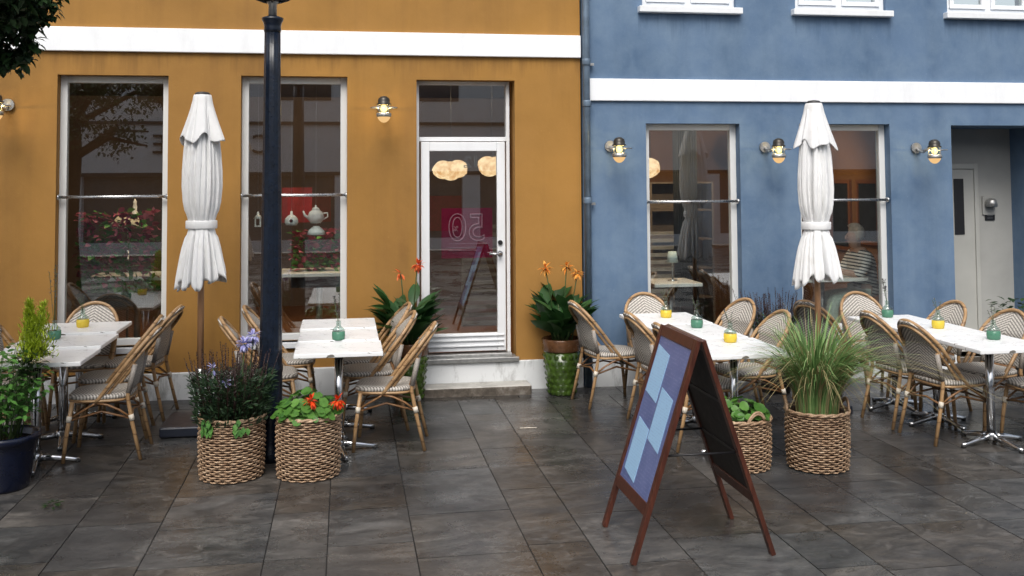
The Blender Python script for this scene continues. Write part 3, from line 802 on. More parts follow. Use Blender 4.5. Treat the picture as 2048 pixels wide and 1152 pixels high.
b = MB()
for s in (-1, 1): b.lathe([(.0, -.026), (.012, -.012), (.014, .012), (.0, .026)], 10, (-.105, s * .088, 1.15))
b.build('ear', M['skin'], pe)

# ------------------------------------------------------------------ furniture outdoors
def make_chair():
    r = empty('bistro_chair')
    # seat pad
    b = MB(); nu, nv = 10, 28; vs = []; uv = []
    def se(a):
        c, s_ = cos(a), sin(a); e = .55
        return (.212 * math.copysign(abs(c) ** e, c), .02 + .215 * math.copysign(abs(s_) ** e, s_))
    rings = [(0, .452), (.35, .456), (.7, .459), (.93, .456), (1.0, .444), (1.0, .428), (.94, .42)]
    for q, z in rings:
        for k in range(nv):
            x, y = se(2 * pi * k / nv); vs.append((x * q, .02 + (y - .02) * q, z)); uv.append((x * q + (.0), y * q))
    fs = []
    for j in range(len(rings) - 1):
        for k in range(nv):
            k2 = (k + 1) % nv; fs.append((j * nv + k, (j + 1) * nv + k, (j + 1) * nv + k2, j * nv + k2))
    b.add(vs, fs, True, 0, uv); b.build('seat', M['weave'], r)
    # seat rail
    b = MB(); b.tube([(x * .96, y * .96, .412) for x, y in [se(2 * pi * k / 28) for k in range(28)]], .011, 8, closed=True); b.build('seat_rail', M['cane'], r)
    # back hoop (double cane bow)
    A, B = Vector((0, .03, .40)), Vector((0, -.345, .88)); D = B - A
    def bow(hw, top, off):
        pts = []
        for k in range(9): t = .56 * k / 8; pts.append(A + D * t + Vector((hw * (.98 + .05 * t), 0, 0)) + off)
        for k in range(1, 18):
            a = pi * k / 18; t = .56 + (top - .56) * sin(a); pts.append(A + D * t + Vector((hw * 1.01 * cos(a), 0, 0)) + off)
        for k in range(8, -1, -1): t = .56 * k / 8; pts.append(A + D * t + Vector((-hw * (.98 + .05 * t), 0, 0)) + off)
        return pts
    b = MB(); b.tube(bow(.208, 1.0, Vector((0, 0, 0))), .0145, 8); b.tube(bow(.186, .95, Vector((0, -.024, -.014))), .012, 8); b.build('back_hoop', M['cane'], r)
    # woven back panel
    b = MB(); vs = []; uv = []; NX, NZ = 14, 22
    for j in range(NZ + 1):
        z = .46 + (.87 - .46) * j / NZ
        th = (z - A.z) / D.z
        if z < .66: hw = .175 + .017 * (z - .46) / .2; y = -.185 - .03 * (z - .46) / .2; yh = A.y + D.y * th
        else:
            s_ = max(0, min(1, (th - .56) / .44)); hw = .197 * sqrt(max(0.0, 1 - s_ * s_)) if th > .56 else .194
            y = A.y + D.y * th - .005
            y = min(y, -.215)
        hw = max(hw, .012)
        for i in range(NX + 1):
            x = -hw + 2 * hw * i / NX
            bulge = .035 * (1 - (x / .22) ** 2) * min(1, (z - .44) / .12)
            vs.append((x, y - bulge * .7 + (.0), z)); uv.append((x, z))
    n = NX + 1
    b.add(vs, [(j * n + i, j * n + i + 1, (j + 1) * n + i + 1, (j + 1) * n + i) for j in range(NZ) for i in range(NX)], True, 0, uv)
    o = b.build('backrest', M['weave'], r); s_ = o.modifiers.new('s', 'SOLIDIFY'); s_.thickness = .012
    # legs
    for sx in (-1, 1):
        b = MB(); b.tube([(sx * .185, .185, .415), (sx * .20, .215, .2), (sx * .208, .235, 0)], [.0145, .0145, .0135], 8); l = b.build('leg', M['cane'], r)
        b = MB(); b.tube([(sx * .193, .2, .315), (sx * .196, .206, .275)], .0185, 10); b.build('binding', M['binding'], l)
        b = MB(); b.tube([(sx * .185, -.222, .66), (sx * .184, -.18, .43), (sx * .195, -.215, .25), (sx * .205, -.275, 0)], [.0135, .0145, .0145, .0135], 8); l = b.build('leg', M['cane'], r)
        b = MB(); b.tube([(sx * .193, -.204, .31), (sx * .195, -.215, .27)], .0185, 10); b.build('binding', M['binding'], l)
        b = MB(); b.tube([(sx * .185, -.226, .655), (sx * .184, -.185, .46)], .018, 8); b.build('post_wrap', M['weave_plain'], l)
        # bowed side braces
        b = MB()
        b.tube([(sx * .19, .19, .30), (sx * .2, .12, .345), (sx * .205, .05, .385), (sx * .208, .03, .40)], .008, 7)
        b.tube([(sx * .19, -.19, .30), (sx * .2, -.13, .345), (sx * .205, -.05, .385), (sx * .208, .02, .40)], .008, 7)
        b.build('brace', M['cane_dark'], r)
    b = MB()
    b.tube([(-.19, .20, .295), (0, .175, .315), (.19, .20, .295)], .008, 7); b.tube([(-.19, -.21, .29), (0, -.18, .31), (.19, -.21, .29)], .008, 7)
    b.tube([(-.193, .195, .285), (-.15, 0, .33), (-.193, -.205, .285)], .008, 7); b.tube([(.193, .195, .285), (.15, 0, .33), (.193, -.205, .285)], .008, 7)
    b.tube([(-.14, -.17, .455), (.14, -.17, .455)], .012, 8)
    b.build('stretcher', M['cane_dark'], r)
    return r
M['weave_plain'] = plain('grey_wrap', (.30, .27, .24), .6, 0, .35, 120)
ch0 = make_chair()
G = 'rattan bistro chairs around the outdoor tables'
R90 = pi / 2
chairs = [  # x, y, facing angle (0 = towards the wall, +90 = towards the left), label
    (-1.68, -1.57, R90, 'rattan bistro chair on the right of the left table row, nearest the camera'),
    (-1.75, -1.06, R90 + .06, 'middle rattan chair on the right side of the left table row'),
    (-1.68, -.52, R90 - .1, 'rattan chair right of the left table row, the one closest to the wall'),
    (-2.09, -.50, pi, 'rattan bistro chair at the wall end of the left table row, showing its woven back'),
    (-2.56, -.55, -R90, 'rattan bistro chair at the left edge of the photo, nearest the ochre wall'),
    (-2.50, -1.08, -R90, 'rattan chair left of the left table row, behind the leafy shrub'),
    (-2.48, -1.62, -R90, 'rattan bistro chair behind the navy pot at the left edge'),
    (.315, -1.66, R90 - .12, 'rattan chair right of the middle table row, nearest the camera with whole seat showing'),
    (.20, -1.13, R90 + .03, 'rattan chair right of the middle table row, second from the camera'),
    (.19, -.66, R90 + .08, 'rattan chair right of the middle table row, touching the canna leaves'),
    (-.60, -1.15, -R90 + .1, 'rattan bistro chair left of the middle table row, seen just left of the lamp post'),
    (-.48, -.60, -R90, 'rattan bistro chair left of the middle table row, half hidden behind the lamp post'),
    (2.27, -.64, -R90 + .14, 'rattan bistro chair beside the green glazed pot, with all its legs in view'),
    (2.715, -.53, pi, 'rattan bistro chair at the wall end of the table row behind the sandwich board'),
    (2.555, -1.40, -R90 + .1, 'rattan bistro chair left of the tables, just left of the sandwich board top'),
    (2.60, -2.02, -R90 + .05, 'rattan bistro chair mostly hidden behind the sandwich board'),
    (3.16, -.88, R90 + .32, 'rattan chair turned towards the camera in front of the dark heather pot'),
    (3.13, -1.60, R90 + .10, 'rattan bistro chair turned to the camera, directly left of the grass basket'),
    (4.47, -2.2, -R90 + .1, 'rattan chair left of the right table row, nearest the camera with curved back showing'),
    (4.43, -1.71, -R90 + .08, 'rattan bistro chair left of the right table row, second from the camera'),
    (4.24, -.83, -R90 + .45, 'rattan bistro chair partly hidden behind the grass tuft and the parasol pole'),
    (4.68, -.80, pi, 'rattan bistro chair at the wall end of the right table row, below the seated person'),
    (4.84, -1.32, R90 + .14, 'rattan bistro chair right of the right table row, in front of the blue pier'),
    (4.95, -1.95, R90 + .22, 'rattan bistro chair right of the right table row, in front of the doorway'),
    (5.04, -2.55, R90, 'rattan bistro chair cut off by the right edge of the photo'),
]
for i, (x, y, a, lab) in enumerate(chairs):
    o = ch0 if i == 0 else copy_tree(ch0)
    o.location = (x, y, gz(x, y) + .002); o.rotation_euler.z = a; tag(o, lab, 'chair', G)

def make_table():
    r = empty('bistro_table')
    b = MB(); b.box(-.3, .3, -.5, .5, .712, .742); t = b.build('tabletop', M['top'], r, .006, 3)
    b = MB(); b.tube([(0, 0, .05), (0, 0, .70)], .03, 16); b.build('column', M['chrome'], r)
    b = MB(); b.box(-.2, .2, -.03, .03, .695, .711); b.box(-.03, .03, -.2, .2, .690, .6945); b.build('top_bracket', M['black'], r)
    b = MB()
    for k in range(4):
        a = k * R90 + .2; d = Vector((cos(a), sin(a), 0)); w = Vector((-sin(a), cos(a), 0))
        b.tube([d * .02 + Vector((0, 0, .055)), d * .12 + Vector((0, 0, .045)), d * .24 + Vector((0, 0, .022)), d * .28 + Vector((0, 0, .018))], [.026, .022, .016, .012], 10)
    b.lathe([(.045, .03), (.045, .075), (.033, .09)], 16)
    bs = b.build('base', M['chrome'], r)
    b = MB()
    for k in range(4):
        a = k * R90 + .2; b.lathe([(.018, 0.0), (.018, .016)], 10, (cos(a) * .265, sin(a) * .265, 0))
    b.build('foot', M['rubber'], bs)
    return r
tb0 = make_table()
tabs = []
rows = [('left', [(-2.09, .70, -2.06, -1.50), (-2.07, .66, -1.49, -.92), (-2.1, .68, -.905, -.33)]),
        ('middle', [(-.045, .615, -2.05, -1.54), (-.05, .60, -1.53, -.99), (-.055, .605, -.98, -.44)]),
        ('board', [(2.755, .60, -2.62, -1.92), (2.725, .60, -1.905, -1.19), (2.71, .62, -1.17, -.50)]),
        ('right', [(4.66, .60, -2.78, -2.10), (4.635, .58, -2.09, -1.52), (4.60, .58, -1.51, -1.0)])]
rowname = {'left': 'left table row', 'middle': 'row between lamp post and door', 'board': 'row behind the sandwich board', 'right': 'row at the right edge'}
endname = ['nearest the camera', 'in the middle', 'closest to the wall']
i = 0
for rn, L in rows:
    for k, (x, w, ya, yb) in enumerate(L):
        o = tb0 if i == 0 else copy_tree(tb0); i += 1
        y = (ya + yb) / 2
        o.location = (x, y, gz(x, y) + .001)
        for c in o.children:
            if c.name.startswith('tabletop'): c.scale = (w / .6, (yb - ya), 1)
        tag(o, 'white topped bistro table %s in the %s' % (endname[k], rowname[rn]), 'table', 'white topped bistro tables')

# bottles with dried sprigs
def make_bottle(mat, seed, sprig=.16, dens=30):
    r = random.Random(seed); o = empty('bottle_vase')
    b = MB(); b.lathe([(.036, 0), (.046, .007), (.049, .035), (.047, .066)], 20); b.build('coloured_base', mat, o)
    b = MB(); b.lathe([(.047, .0665), (.042, .084), (.024, .098), (.0175, .108), (.0175, .138), (.022, .142)], 20); b.build('clear_neck', M['bottle'], o)
    b = MB(); l = MB()
    for k in range(3):
        a = r.uniform(0, 6.28); tip = Vector((.04 * cos(a), .04 * sin(a), .13 + sprig * r.uniform(.7, 1.1)))
        b.tube([(0, 0, .07), (tip.x * .2, tip.y * .2, .145), tip], .0018, 5)
        for q in range(dens // 3):
            t = r.uniform(.35, 1); p = Vector((tip.x * t, tip.y * t, .1 + (tip.z - .1) * t))
            l.leaf(p, (r.uniform(-1, 1), r.uniform(-1, 1), r.uniform(0, 1.2)), (0, .3, 1), r.uniform(.014, .03), .010, .2)
    s = b.build('sprig', M['stem'], o); l.build('petals', M['dry'], s)
    return o
bots = [(-2.08, -.62, 'y', 'yellow bottle vase on the left table row, closest to the wall'),
        (-2.16, -1.12, 'g', 'green bottle vase on the left table row, with a tall sprig'),
        (-2.12, -1.72, 'y', 'yellow bottle vase on the left table row, nearest the camera'),
        (-.05, -1.50, 'g', 'green bottle vase alone on the middle table row'),
        (2.735, -.80, 'y', 'yellow bottle vase closest to the wall on the tables behind the sandwich board'),
        (2.80, -1.39, 'g', 'green bottle vase on the tables behind the sandwich board'),
        (2.80, -2.10, 'y', 'yellow bottle vase nearest the camera on the tables behind the sandwich board'),
        (4.62, -1.12, 'g', 'green bottle vase on the right table row, closest to the wall with a leafy sprig'),
        (4.67, -1.79, 'y', 'yellow bottle vase on the right table row'),
        (4.75, -2.37, 'g', 'green bottle vase on the right table row, nearest the camera')]
for k, (x, y, c, lab) in enumerate(bots):
    tall = k in (1, 3, 7)
    o = make_bottle(M['liq_green'] if c == 'g' else M['liq_yellow'], k + 5, .42 if k == 1 else (.2 if tall else .11), 60 if tall else 18)
    o.location = (x, y, gz(x, y) + .743); tag(o, lab, 'vase', 'bottle vases on the outdoor tables')

# ------------------------------------------------------------------ closed parasols
def make_parasol(seed):
    r = random.Random(seed); o = empty('closed_parasol')
    ph = r.uniform(0, 6); nf = 10
    b = MB(); b.tube([(0, 0, .06), (0, 0, 2.58)], .0245, 14); b.build('pole', M['pole_wood'], o)
    cre = [(r.uniform(0, 2 * pi), r.uniform(.03, .085), r.uniform(.05, .26), r.uniform(-.35, .35), r.uniform(0, 6)) for _ in range(22)]
    def fold(amp):
        def f(a, j, z):
            q = (nf * a / (2 * pi) + .12 * sin(2.6 * z + 2 * a + ph) + ph) % 1.0 - .5
            c = math.exp(-(q / .11) ** 2) * (.7 + .3 * sin(2 * a + 4 * z)) + .22 * (2 * abs(q)) ** 2
            cs = 0
            for a0, w, dp, dr, p2 in cre:
                dd = (a - a0 - dr * (z - 1.6) + pi) % (2 * pi) - pi
                if abs(dd) < 3 * w: cs += dp * (.55 + .45 * sin(3.1 * z + p2)) * math.exp(-(dd / w) ** 2)
            saw = .10 * ((nf * a / (2 * pi) + .12 * sin(2.6 * z + 2 * a + ph) + ph) % 1.0)
            return .95 + .1 * amp - .8 * amp * c - cs * amp * 1.6 + saw * amp * 2 + .05 * sin(2 * a + 2.2 * z + ph) + .02 * sin(5 * a - 3 * z)
        return f
    prof = [(.07, 2.55), (.1, 2.42), (.118, 2.3), (.135, 2.15), (.147, 2.0), (.15, 1.88), (.142, 1.76), (.124, 1.66), (.106, 1.60), (.106, 1.55), (.126, 1.48), (.15, 1.4), (.17, 1.3), (.186, 1.21), (.196, 1.13)]
    pr = []
    for (r0, z0), (r1, z1) in zip(prof, prof[1:]):
        for k in range(3): t = k / 3; pr.append((r0 + (r1 - r0) * t, z0 + (z1 - z0) * t))
    pr.append(prof[-1]); n = 280; vs = []
    for j, (rr, z) in enumerate(pr):
        ampl = .50 if z > 1.68 or z < 1.5 else .14
        if z < 1.4: ampl = .50 + .15 * (1.4 - z) / .27
        f = fold(ampl)
        for k in range(n):
            a = 2 * pi * k / n; q = rr * f(a, j, z)
            dz = 0
            if z < 1.35: dz = -(1.35 - z) / .22 * (.03 * cos(nf * a + 2 * ph) - .035 * sin(a + ph) + .02 * sin(3 * a))
            vs.append((q * cos(a), q * sin(a), z + dz))
    b = MB(); m = len(pr)
    b.add(vs, [(j * n + k, (j + 1) * n + k, (j + 1) * n + (k + 1) % n, j * n + (k + 1) % n) for j in range(m - 1) for k in range(n)], True)
    c = b.build('canopy', M['canvas'], o); s = c.modifiers.new('s', 'SOLIDIFY'); s.thickness = .004
    # short upper flap
    prof = [(.066, 2.60), (.072, 2.585), (.085, 2.52), (.108, 2.44), (.135, 2.35), (.158, 2.275), (.164, 2.25)]
    pr = []
    for (r0, z0), (r1, z1) in zip(prof, prof[1:]):
        for k in range(3): t = k / 3; pr.append((r0 + (r1 - r0) * t, z0 + (z1 - z0) * t))
    pr.append(prof[-1]); vs = []
    for j, (rr, z) in enumerate(pr):
        t = (2.6 - z) / .35
        for k in range(n):
            a = 2 * pi * k / n
            cr = math.exp(-(((6 * a / (2 * pi) + ph) % 1.0 - .5) / .12) ** 2); q = rr * (1 + t * (.12 * cos(4 * a + ph) + .06 * cos(7 * a + 2 * ph)) - .24 * min(1, t * 1.5) * cr); dz = -t * t * (.03 * cos(4 * a + ph + .5) + .018 * cos(7 * a))
            vs.append((q * cos(a), q * sin(a), z + dz))
    b = MB(); m = len(pr)
    b.add(vs, [(j * n + k, (j + 1) * n + k, (j + 1) * n + (k + 1) % n, j * n + (k + 1) % n) for j in range(m - 1) for k in range(n)], True)
    c = b.build('top_flap', M['canvas'], o); s = c.modifiers.new('s', 'SOLIDIFY'); s.thickness = .004
    b = MB(); b.lathe([(.115, 1.548), (.118, 1.556), (.118, 1.606), (.115, 1.612)], 40, rad=lambda a, j, z: 1 + .02 * sin(6 * a)); b.build('tie_strap', M['canvas'], o)
    b = MB(); b.lathe([(.058, 2.585), (.06, 2.61), (.045, 2.622), (.0, 2.628)], 18); b.build('cap', M['dark_pot'], o)
    b = MB(); b.box(-.26, .26, -.26, .26, 0, .075); bs = b.build('base', plain('base_navy', (.012, .016, .028), .35), o, .012)
    b = MB(); b.lathe([(.07, .075), (.07, .083), (.034, .085), (.034, .46), (.03, .462)], 16); b.tube([(.03, 0, .4), (.065, 0, .4)], .01, 8); b.build('socket', M['chrome'], bs)
    return o
pa = make_parasol(3); x, y = -1.115, -1.0; pa.location = (x, y, gz(x, y) + .004); pa.rotation_euler.z = .0
tag(pa, 'closed white parasol standing before the ochre wall between two tall windows', 'parasol', 'closed white parasols')
pb = make_parasol(9); x, y = 3.865, -1.35; pb.location = (x, y, gz(x, y) - .06); pb.rotation_euler.z = .5
pb.location.z = -.028
for c in pb.children:
    if c.name.startswith('base'): c.scale = (.72, .72, 1); c.location.z = .03
tag(pb, 'closed white parasol standing before the blue wall and the right shop window', 'parasol', 'closed white parasols')

# ------------------------------------------------------------------ lamp post
lp = empty('street_lamp', (-.515, -1.9, gz(-.515, -1.9)), 0, 'black cast iron lamp post between the two wicker baskets', 'street lamp')
def flute(a, j, z): return 1 - .055 * (0.5 + 0.5 * cos(12 * a)) if 0.75 < z < 3.02 else 1
b = MB()
prof = [(.105, 0), (.105, .06), (.088, .09), (.083, .3), (.088, .32), (.088, .34), (.081, .36), (.0795, .6), (.084, .62), (.084, .64), (.079, .66)]
prof += [(.0785 - (.0785 - .0565) * k / 8, .76 + (3.0 - .76) * k / 8) for k in range(9)]
b.lathe(prof, 60, rad=flute); b.build('post', M['black_iron'], lp)
b = MB(); b.lathe([(.056, 3.0), (.062, 3.02), (.058, 3.04), (.064, 3.07), (.075, 3.09), (.076, 3.105), (.05, 3.115), (.03, 3.12)], 30); b.build('capital', M['black_iron'], lp)
b = MB(); b.lathe([(.03, 3.12), (.029, 3.2), (.045, 3.215), (.045, 3.225)], 20); b.build('neck', M['galv'], lp)
b = MB(); b.lathe([(.04, 3.225), (.1, 3.232), (.15, 3.262), (.185, 3.31), (.205, 3.36), (.215, 3.40), (.2, 3.41)], 36); b.build('bowl', M['black_iron'], lp)
b = MB()
for a in (0, R90):
    d = Vector((cos(a), sin(a), 0))
    b.tube([Vector((0, 0, 3.215)) + d * (.25 * sin(t)) + Vector((0, 0, .25 * (1 - cos(t)) )) for t in [(-1.5 + 3.0 * k / 14) for k in range(15)]], .011, 8)
b.build('cradle', M['black_iron'], lp)
b = MB(); b.lathe([(.19, 3.412), (.22, 3.6), (.23, 3.78)], 30); b.build('lantern_glass', M['bottle'], lp)
b = MB(); b.lathe([(.26, 3.78), (.25, 3.82), (.16, 3.92), (.06, 3.97), (.03, 4.05), (.0, 4.1)], 30); b.build('lantern_roof', M['black_iron'], lp)

# ------------------------------------------------------------------ sandwich board
def printed():
    t = NT('purple_print'); v = obj_vec(t)
    n = t.noise(6, v, 4); z = t.n('SeparateXYZ', {0: v}).outputs[2]
    ln = t.math('FRACT', t.math('MULTIPLY', z, 55.0))
    f = t.math('MULTIPLY', t.math('GREATER_THAN', ln, .6), t.ramp(t.noise(60, v, 1), [(.5, 0), (.55, .25)]))
    col = t.mix(t.ramp(n, [(.3, 0), (.7, 1)]), (.085, .115, .27), (.14, .175, .36))
    return t.bsdf(t.mix(f, col, (.3, .32, .5)), .3, 0, .5)
def menu_sheet():
    t = NT('pale_menu_sheet'); v = obj_vec(t)
    z = t.n('SeparateXYZ', {0: v}).outputs[2]
    ln = t.math('GREATER_THAN', t.math('FRACT', t.math('MULTIPLY', z, 70.0)), .55)
    f = t.math('MULTIPLY', ln, t.ramp(t.noise(75, v, 1), [(.48, 0), (.52, .3)]))
    return t.bsdf(t.mix(f, (.34, .56, .80), (.2, .34, .58)), .35, 0, .5)
sb = empty('sandwich_board', (1.815, -3.89, 0), 0, 'mahogany framed sandwich board with purple print and three pale blue sheets', 'sandwich board')
hw = .305
def panel_frame(ax, az, fx, mat_board, name, bz):
    """leaf of the board hanging from the apex (ax, az) to the foot (fx, 0); local coords"""
    A = Vector((ax, 0, az)); F = Vector((fx, 0, 0)); d = (F - A); L = d.length; d.normalize()
    nrm = Vector((d.z, 0, -d.x));  # outward normal lies in xz
    if nrm.x * (fx - ax) < 0: nrm = -nrm
    Y = Vector((0, 1, 0)); b = MB()
    for s in (-1, 1):
        b.obox(A + d * (L / 2) + Y * (s * (hw - .0225)), d * (L / 2), Y * .0225, nrm * .0125)
    iw = hw - .046
    b.obox(A + d * .03, d * .03, Y * iw, nrm * .0115)
    b.obox(A + d * bz, d * .032, Y * iw, nrm * .0115)
    fr = b.build(name, M['mahogany'], sb, .003)
    b = MB(); c = A + d * ((.06 + bz - .03) / 2) + nrm * .002
    b.obox(c, d * ((bz - .03 - .06) / 2), Y * iw, nrm * .004); bo = b.build('board', mat_board, fr)
    return A, d, nrm, Y, iw, fr
A, d, nrm, Y, iw, fr = panel_frame(-.012, 1.113, -.375, printed(), 'front_leaf', .90)
ms = menu_sheet()
for (a0, a1, b0, b1) in ((.03, .44, .06, .39), (.5, .89, .31, .66), (.08, .47, .57, .93)):
    T = .06 + (.87 - .06) * b0; Bt = .06 + (.87 - .06) * b1; b = MB()
    y0 = iw - 2 * iw * a0; y1 = iw - 2 * iw * a1; w = .03
    vs = []
    for off in (.0065, .0085):
        for (t_, y_) in ((T, y0), (T + w, y1), (Bt + w, y1), (Bt, y0)): vs.append(A + d * t_ + Y * y_ + nrm * off)
    b.add(vs, [(0, 1, 2, 3), (4, 7, 6, 5), (0, 4, 5, 1), (1, 5, 6, 2), (2, 6, 7, 3), (3, 7, 4, 0)])
    b.build('menu_sheet', ms, fr)
A2, d2, n2, Y2, iw2, fr2 = panel_frame(.012, 1.113, .375, plain('chalk_black', (.014, .013, .012), .6), 'rear_leaf', .86)
b = MB(); b.obox(A2 + d2 * .34 - n2 * .004, d2 * .009, Y2 * iw2, n2 * .003); b.obox(A2 + d2 * .62 - n2 * .004, d2 * .009, Y2 * iw2, n2 * .003); b.build('batten', M['black'], fr2)
b = MB()
for s in (-1, 1): b.tube([A + d * .62 + Y * (s * (hw - .05)) , A2 + d2 * .62 + Y * (s * (hw - .05))], .006, 6)
b.build('stay', M['black'], sb)
b = MB()
for s in (-1, 1): b.tube([(-.008, s * .2, 1.1), (.008, s * .2, 1.1)], .01, 8)
b.build('hinge', M['galv'], sb)

# ------------------------------------------------------------------ planters
def basket(parent, r, h, seed, handles=True, flare=1.04):
    rr = random.Random(seed)
    core = MB(); core.lathe([(r * .93, 0.005), (r * .96, h * .5), (r * .95 * flare, h - .02), (r * .88, h - .02), (r * .86, h * .5)], 40)
    c = core.build('basket', M['wicker_core'], parent)
    b = MB(); rows = int(h / .0152); ns = 36; n = ns * 4
    for j in range(rows):
        z = .01 + (h - .02) * j / (rows - 1); q0 = r * (1 + (flare - 1) * z / h) * (1 - .03 * (2 * z / h - 1) ** 2)
        jit = rr.uniform(-.002, .002); jz = rr.uniform(-.002, .002)
        pts = []
        for k in range(n):
            a = 2 * pi * k / n
            q = q0 + .008 * cos(ns / 2 * a + pi * (j % 2)) + jit
            pts.append((q * cos(a), q * sin(a), z + jz * cos(a + j) + rr.uniform(-.0006, .0006)))
        b.tube(pts, (.0052 if j < rows - 1 else .007) * rr.uniform(.85, 1.12), 5, closed=True)
    q0 = r * flare
    for ph in (0, pi):
        pts = [((q0 + .006 * cos(9 * a + ph)) * cos(a), (q0 + .006 * cos(9 * a + ph)) * sin(a), h - .002 + .006 * sin(9 * a + ph)) for a in [2 * pi * k / 90 for k in range(90)]]
        b.tube(pts, .0085, 6, closed=True)
    b.build('weave', M['wicker'], c)
    if handles:
        for a0 in (handles if isinstance(handles, tuple) else (0.4, 0.4 + pi)):
            b = MB()
            for o in (0, .014):
                b.tube([(q0 * cos(a0 + t * .38), q0 * sin(a0 + t * .38), h - .03 + o + .085 * cos(t * pi / 2) ** .7) for t in [(-1 + 2 * k / 12) for k in range(13)]], .008, 7)
            b.build('handle', M['wicker'], c)
    s = MB(); s.lathe([(r * .9, h - .05), (r * .5, h - .035), (0, h - .03)], 24); s.build('soil', M['soil'], parent)
    return c

def ball(b, c, rad, n, r, size, col=0):
    for k in range(n):
        d = Vector((r.gauss(0, 1), r.gauss(0, 1), r.gauss(0, 1))).normalized()
        b.leaf(Vector(c) + d * rad * .3, d, Vector((0, 0, 1)) + d * .3, size * r.uniform(.8, 1.2), size * .35, .25)

def heather(parent, r, base, h, rad, n, low, spike_mat, low_mat, spread=.55):
    a = MB(); s = MB()
    for k in range(low):
        q = rad * sqrt(r.random()) * 1.05; an = r.uniform(0, 6.28); z = base + h * .62 * r.random() ** 1.1
        q *= (1 + .35 * (z - base) / h)
        p = (q * cos(an), q * sin(an), z)
        a.leaf(p, (cos(an) * .7 + r.uniform(-.6, .6), sin(an) * .7 + r.uniform(-.6, .6), r.uniform(.1, 1.2)), (r.uniform(-1, 1), r.uniform(-1, 1), 1), r.uniform(.03, .06), r.uniform(.008, .016), .2)
    for k in range(n):
        q = rad * .85 * sqrt(r.random()); an = r.uniform(0, 6.28); H = h * r.uniform(.62, 1.0)
        p0 = Vector((q * cos(an), q * sin(an), base)); lean = spread * q / rad
        p1 = p0 + Vector((cos(an) * lean * H * .55 + r.uniform(-.05, .05), sin(an) * lean * H * .55 + r.uniform(-.05, .05), H))
        pm = (p0 + p1) / 2 + Vector((r.uniform(-.02, .02), r.uniform(-.02, .02), 0))
        s.tube([p0, pm, p1], [.0022, .002, .0012], 4)
        m = int(H / .016)
        for i in range(int(m * .4), m):
            t = i / m; p = p0 * (1 - t) ** 2 + pm * (2 * t * (1 - t)) + p1 * t * t
            for w in range(2):
                an2 = r.uniform(0, 6.28); s.leaf(p, (cos(an2), sin(an2), 1.3), (cos(an2), sin(an2), -.4), r.uniform(.012, .022), .006, .1, shape=(0, 1, 0))
    a.build('foliage', low_mat, parent); s.build('flower_spikes', spike_mat, parent)

# left basket: heather and agapanthus
r = random.Random(21)
x, y = -.742, -2.22; B1o = empty('basket_planter', (x, y, 0), 0, 'wicker basket of dark heather with lilac agapanthus, left of the lamp post', 'planter', 'wicker basket planters')
basket(B1o, .205, .40, 1, (2.6,))
heather(B1o, r, .36, .50, .22, 120, 3600, M['heath_red'], M['heath'])
st = MB(); fl = MB()
for (fx, fy, fz, n) in ((.08, -.03, .87, 70), (.13, .04, .91, 50), (-.03, -.17, .64, 16), (-.11, -.12, .73, 10)):
    st.tube([(fx * .4, fy * .4, .38), (fx * .8, fy * .8, .6), (fx, fy, fz)], .004, 6); ball(fl, (fx, fy, fz), .035, n, r, .05)
    s_ = st.build('flower_stem', M['stem'], B1o); fl.build('bloom', M['lilac'], s_); st = MB(); fl = MB()
iv = MB()
for k in range(26):
    a = r.choice([-2.2, -1.2]) + r.uniform(-.22, .22); q = .215 + r.uniform(0, .015)
    iv.leaf((q * cos(a), q * sin(a), .40 - r.uniform(-.02, .06)), (cos(a) * .4, sin(a) * .4, -1), (cos(a), sin(a), .2), .05, .035, .1)
iv.build('trailing_ivy', M['lf_shrub'], B1o)
# right of the post: nasturtium
def round_leaf(b, p, nrm, R_, r):
    nrm = Vector(nrm).normalized(); u = nrm.orthogonal().normalized(); w = nrm.cross(u); n = 9
    vs = [Vector(p) - nrm * R_ * .14]
    for k in range(n): a = 2 * pi * k / n; vs.append(Vector(p) + (u * cos(a) + w * sin(a)) * R_ * r.uniform(.9, 1.08) + nrm * R_ * .1 * sin(3 * a))
    b.add(vs, [(0, 1 + k, 1 + (k + 1) % n) for k in range(n)], True)
def nasturtium(parent, r, base, rad, n, hmax, mat, size=(.026, .045)):
    b = MB(); s = MB()
    for k in range(n):
        q = rad * sqrt(r.random()) * 1.12; an = r.uniform(0, 6.28); z = base + hmax * r.uniform(.1, 1) * (1 - .55 * (q / rad) ** 2)
        p = Vector((q * cos(an), q * sin(an), z)); round_leaf(b, p, (cos(an) * .6 + r.uniform(-.5, .5), sin(an) * .6 + r.uniform(-.5, .5) - .25, 1), r.uniform(*size), r)
        if k % 2: s.tube([(p.x * .6, p.y * .6, base - .02), p - Vector((0, 0, .006))], .0018, 4)
    b.build('foliage', mat, parent); s.build('leaf_stalks', M['stem'], parent)
x, y = -.24, -2.28; B2o = empty('basket_planter', (x, y, 0), 0, 'wicker basket of bright green nasturtium with two scarlet flowers, right of the lamp post', 'planter', 'wicker basket planters')
basket(B2o, .203, .40, 2, False)
nasturtium(B2o, random.Random(5), .39, .20, 190, .17, M['lf_bright'], (.018, .040))
for (fx, fy, fz) in ((.02, -.15, .515), (.19, -.1, .50)):
    b = MB(); ball(b, (fx, fy, fz), .03, 40, r, .05); b.build('bloom', M['red_petal'], B2o)
# low basket beside the board
x, y = 2.645, -2.64; B3o = empty('basket_planter', (x, y, 0), 0, 'low wicker basket of green leaves, half hidden by the sandwich board', 'planter', 'wicker basket planters')
basket(B3o, .195, .335, 3, (-1.35, 1.8))
nasturtium(B3o, random.Random(8), .33, .18, 90, .15, M['lf_bright'], (.022, .045))
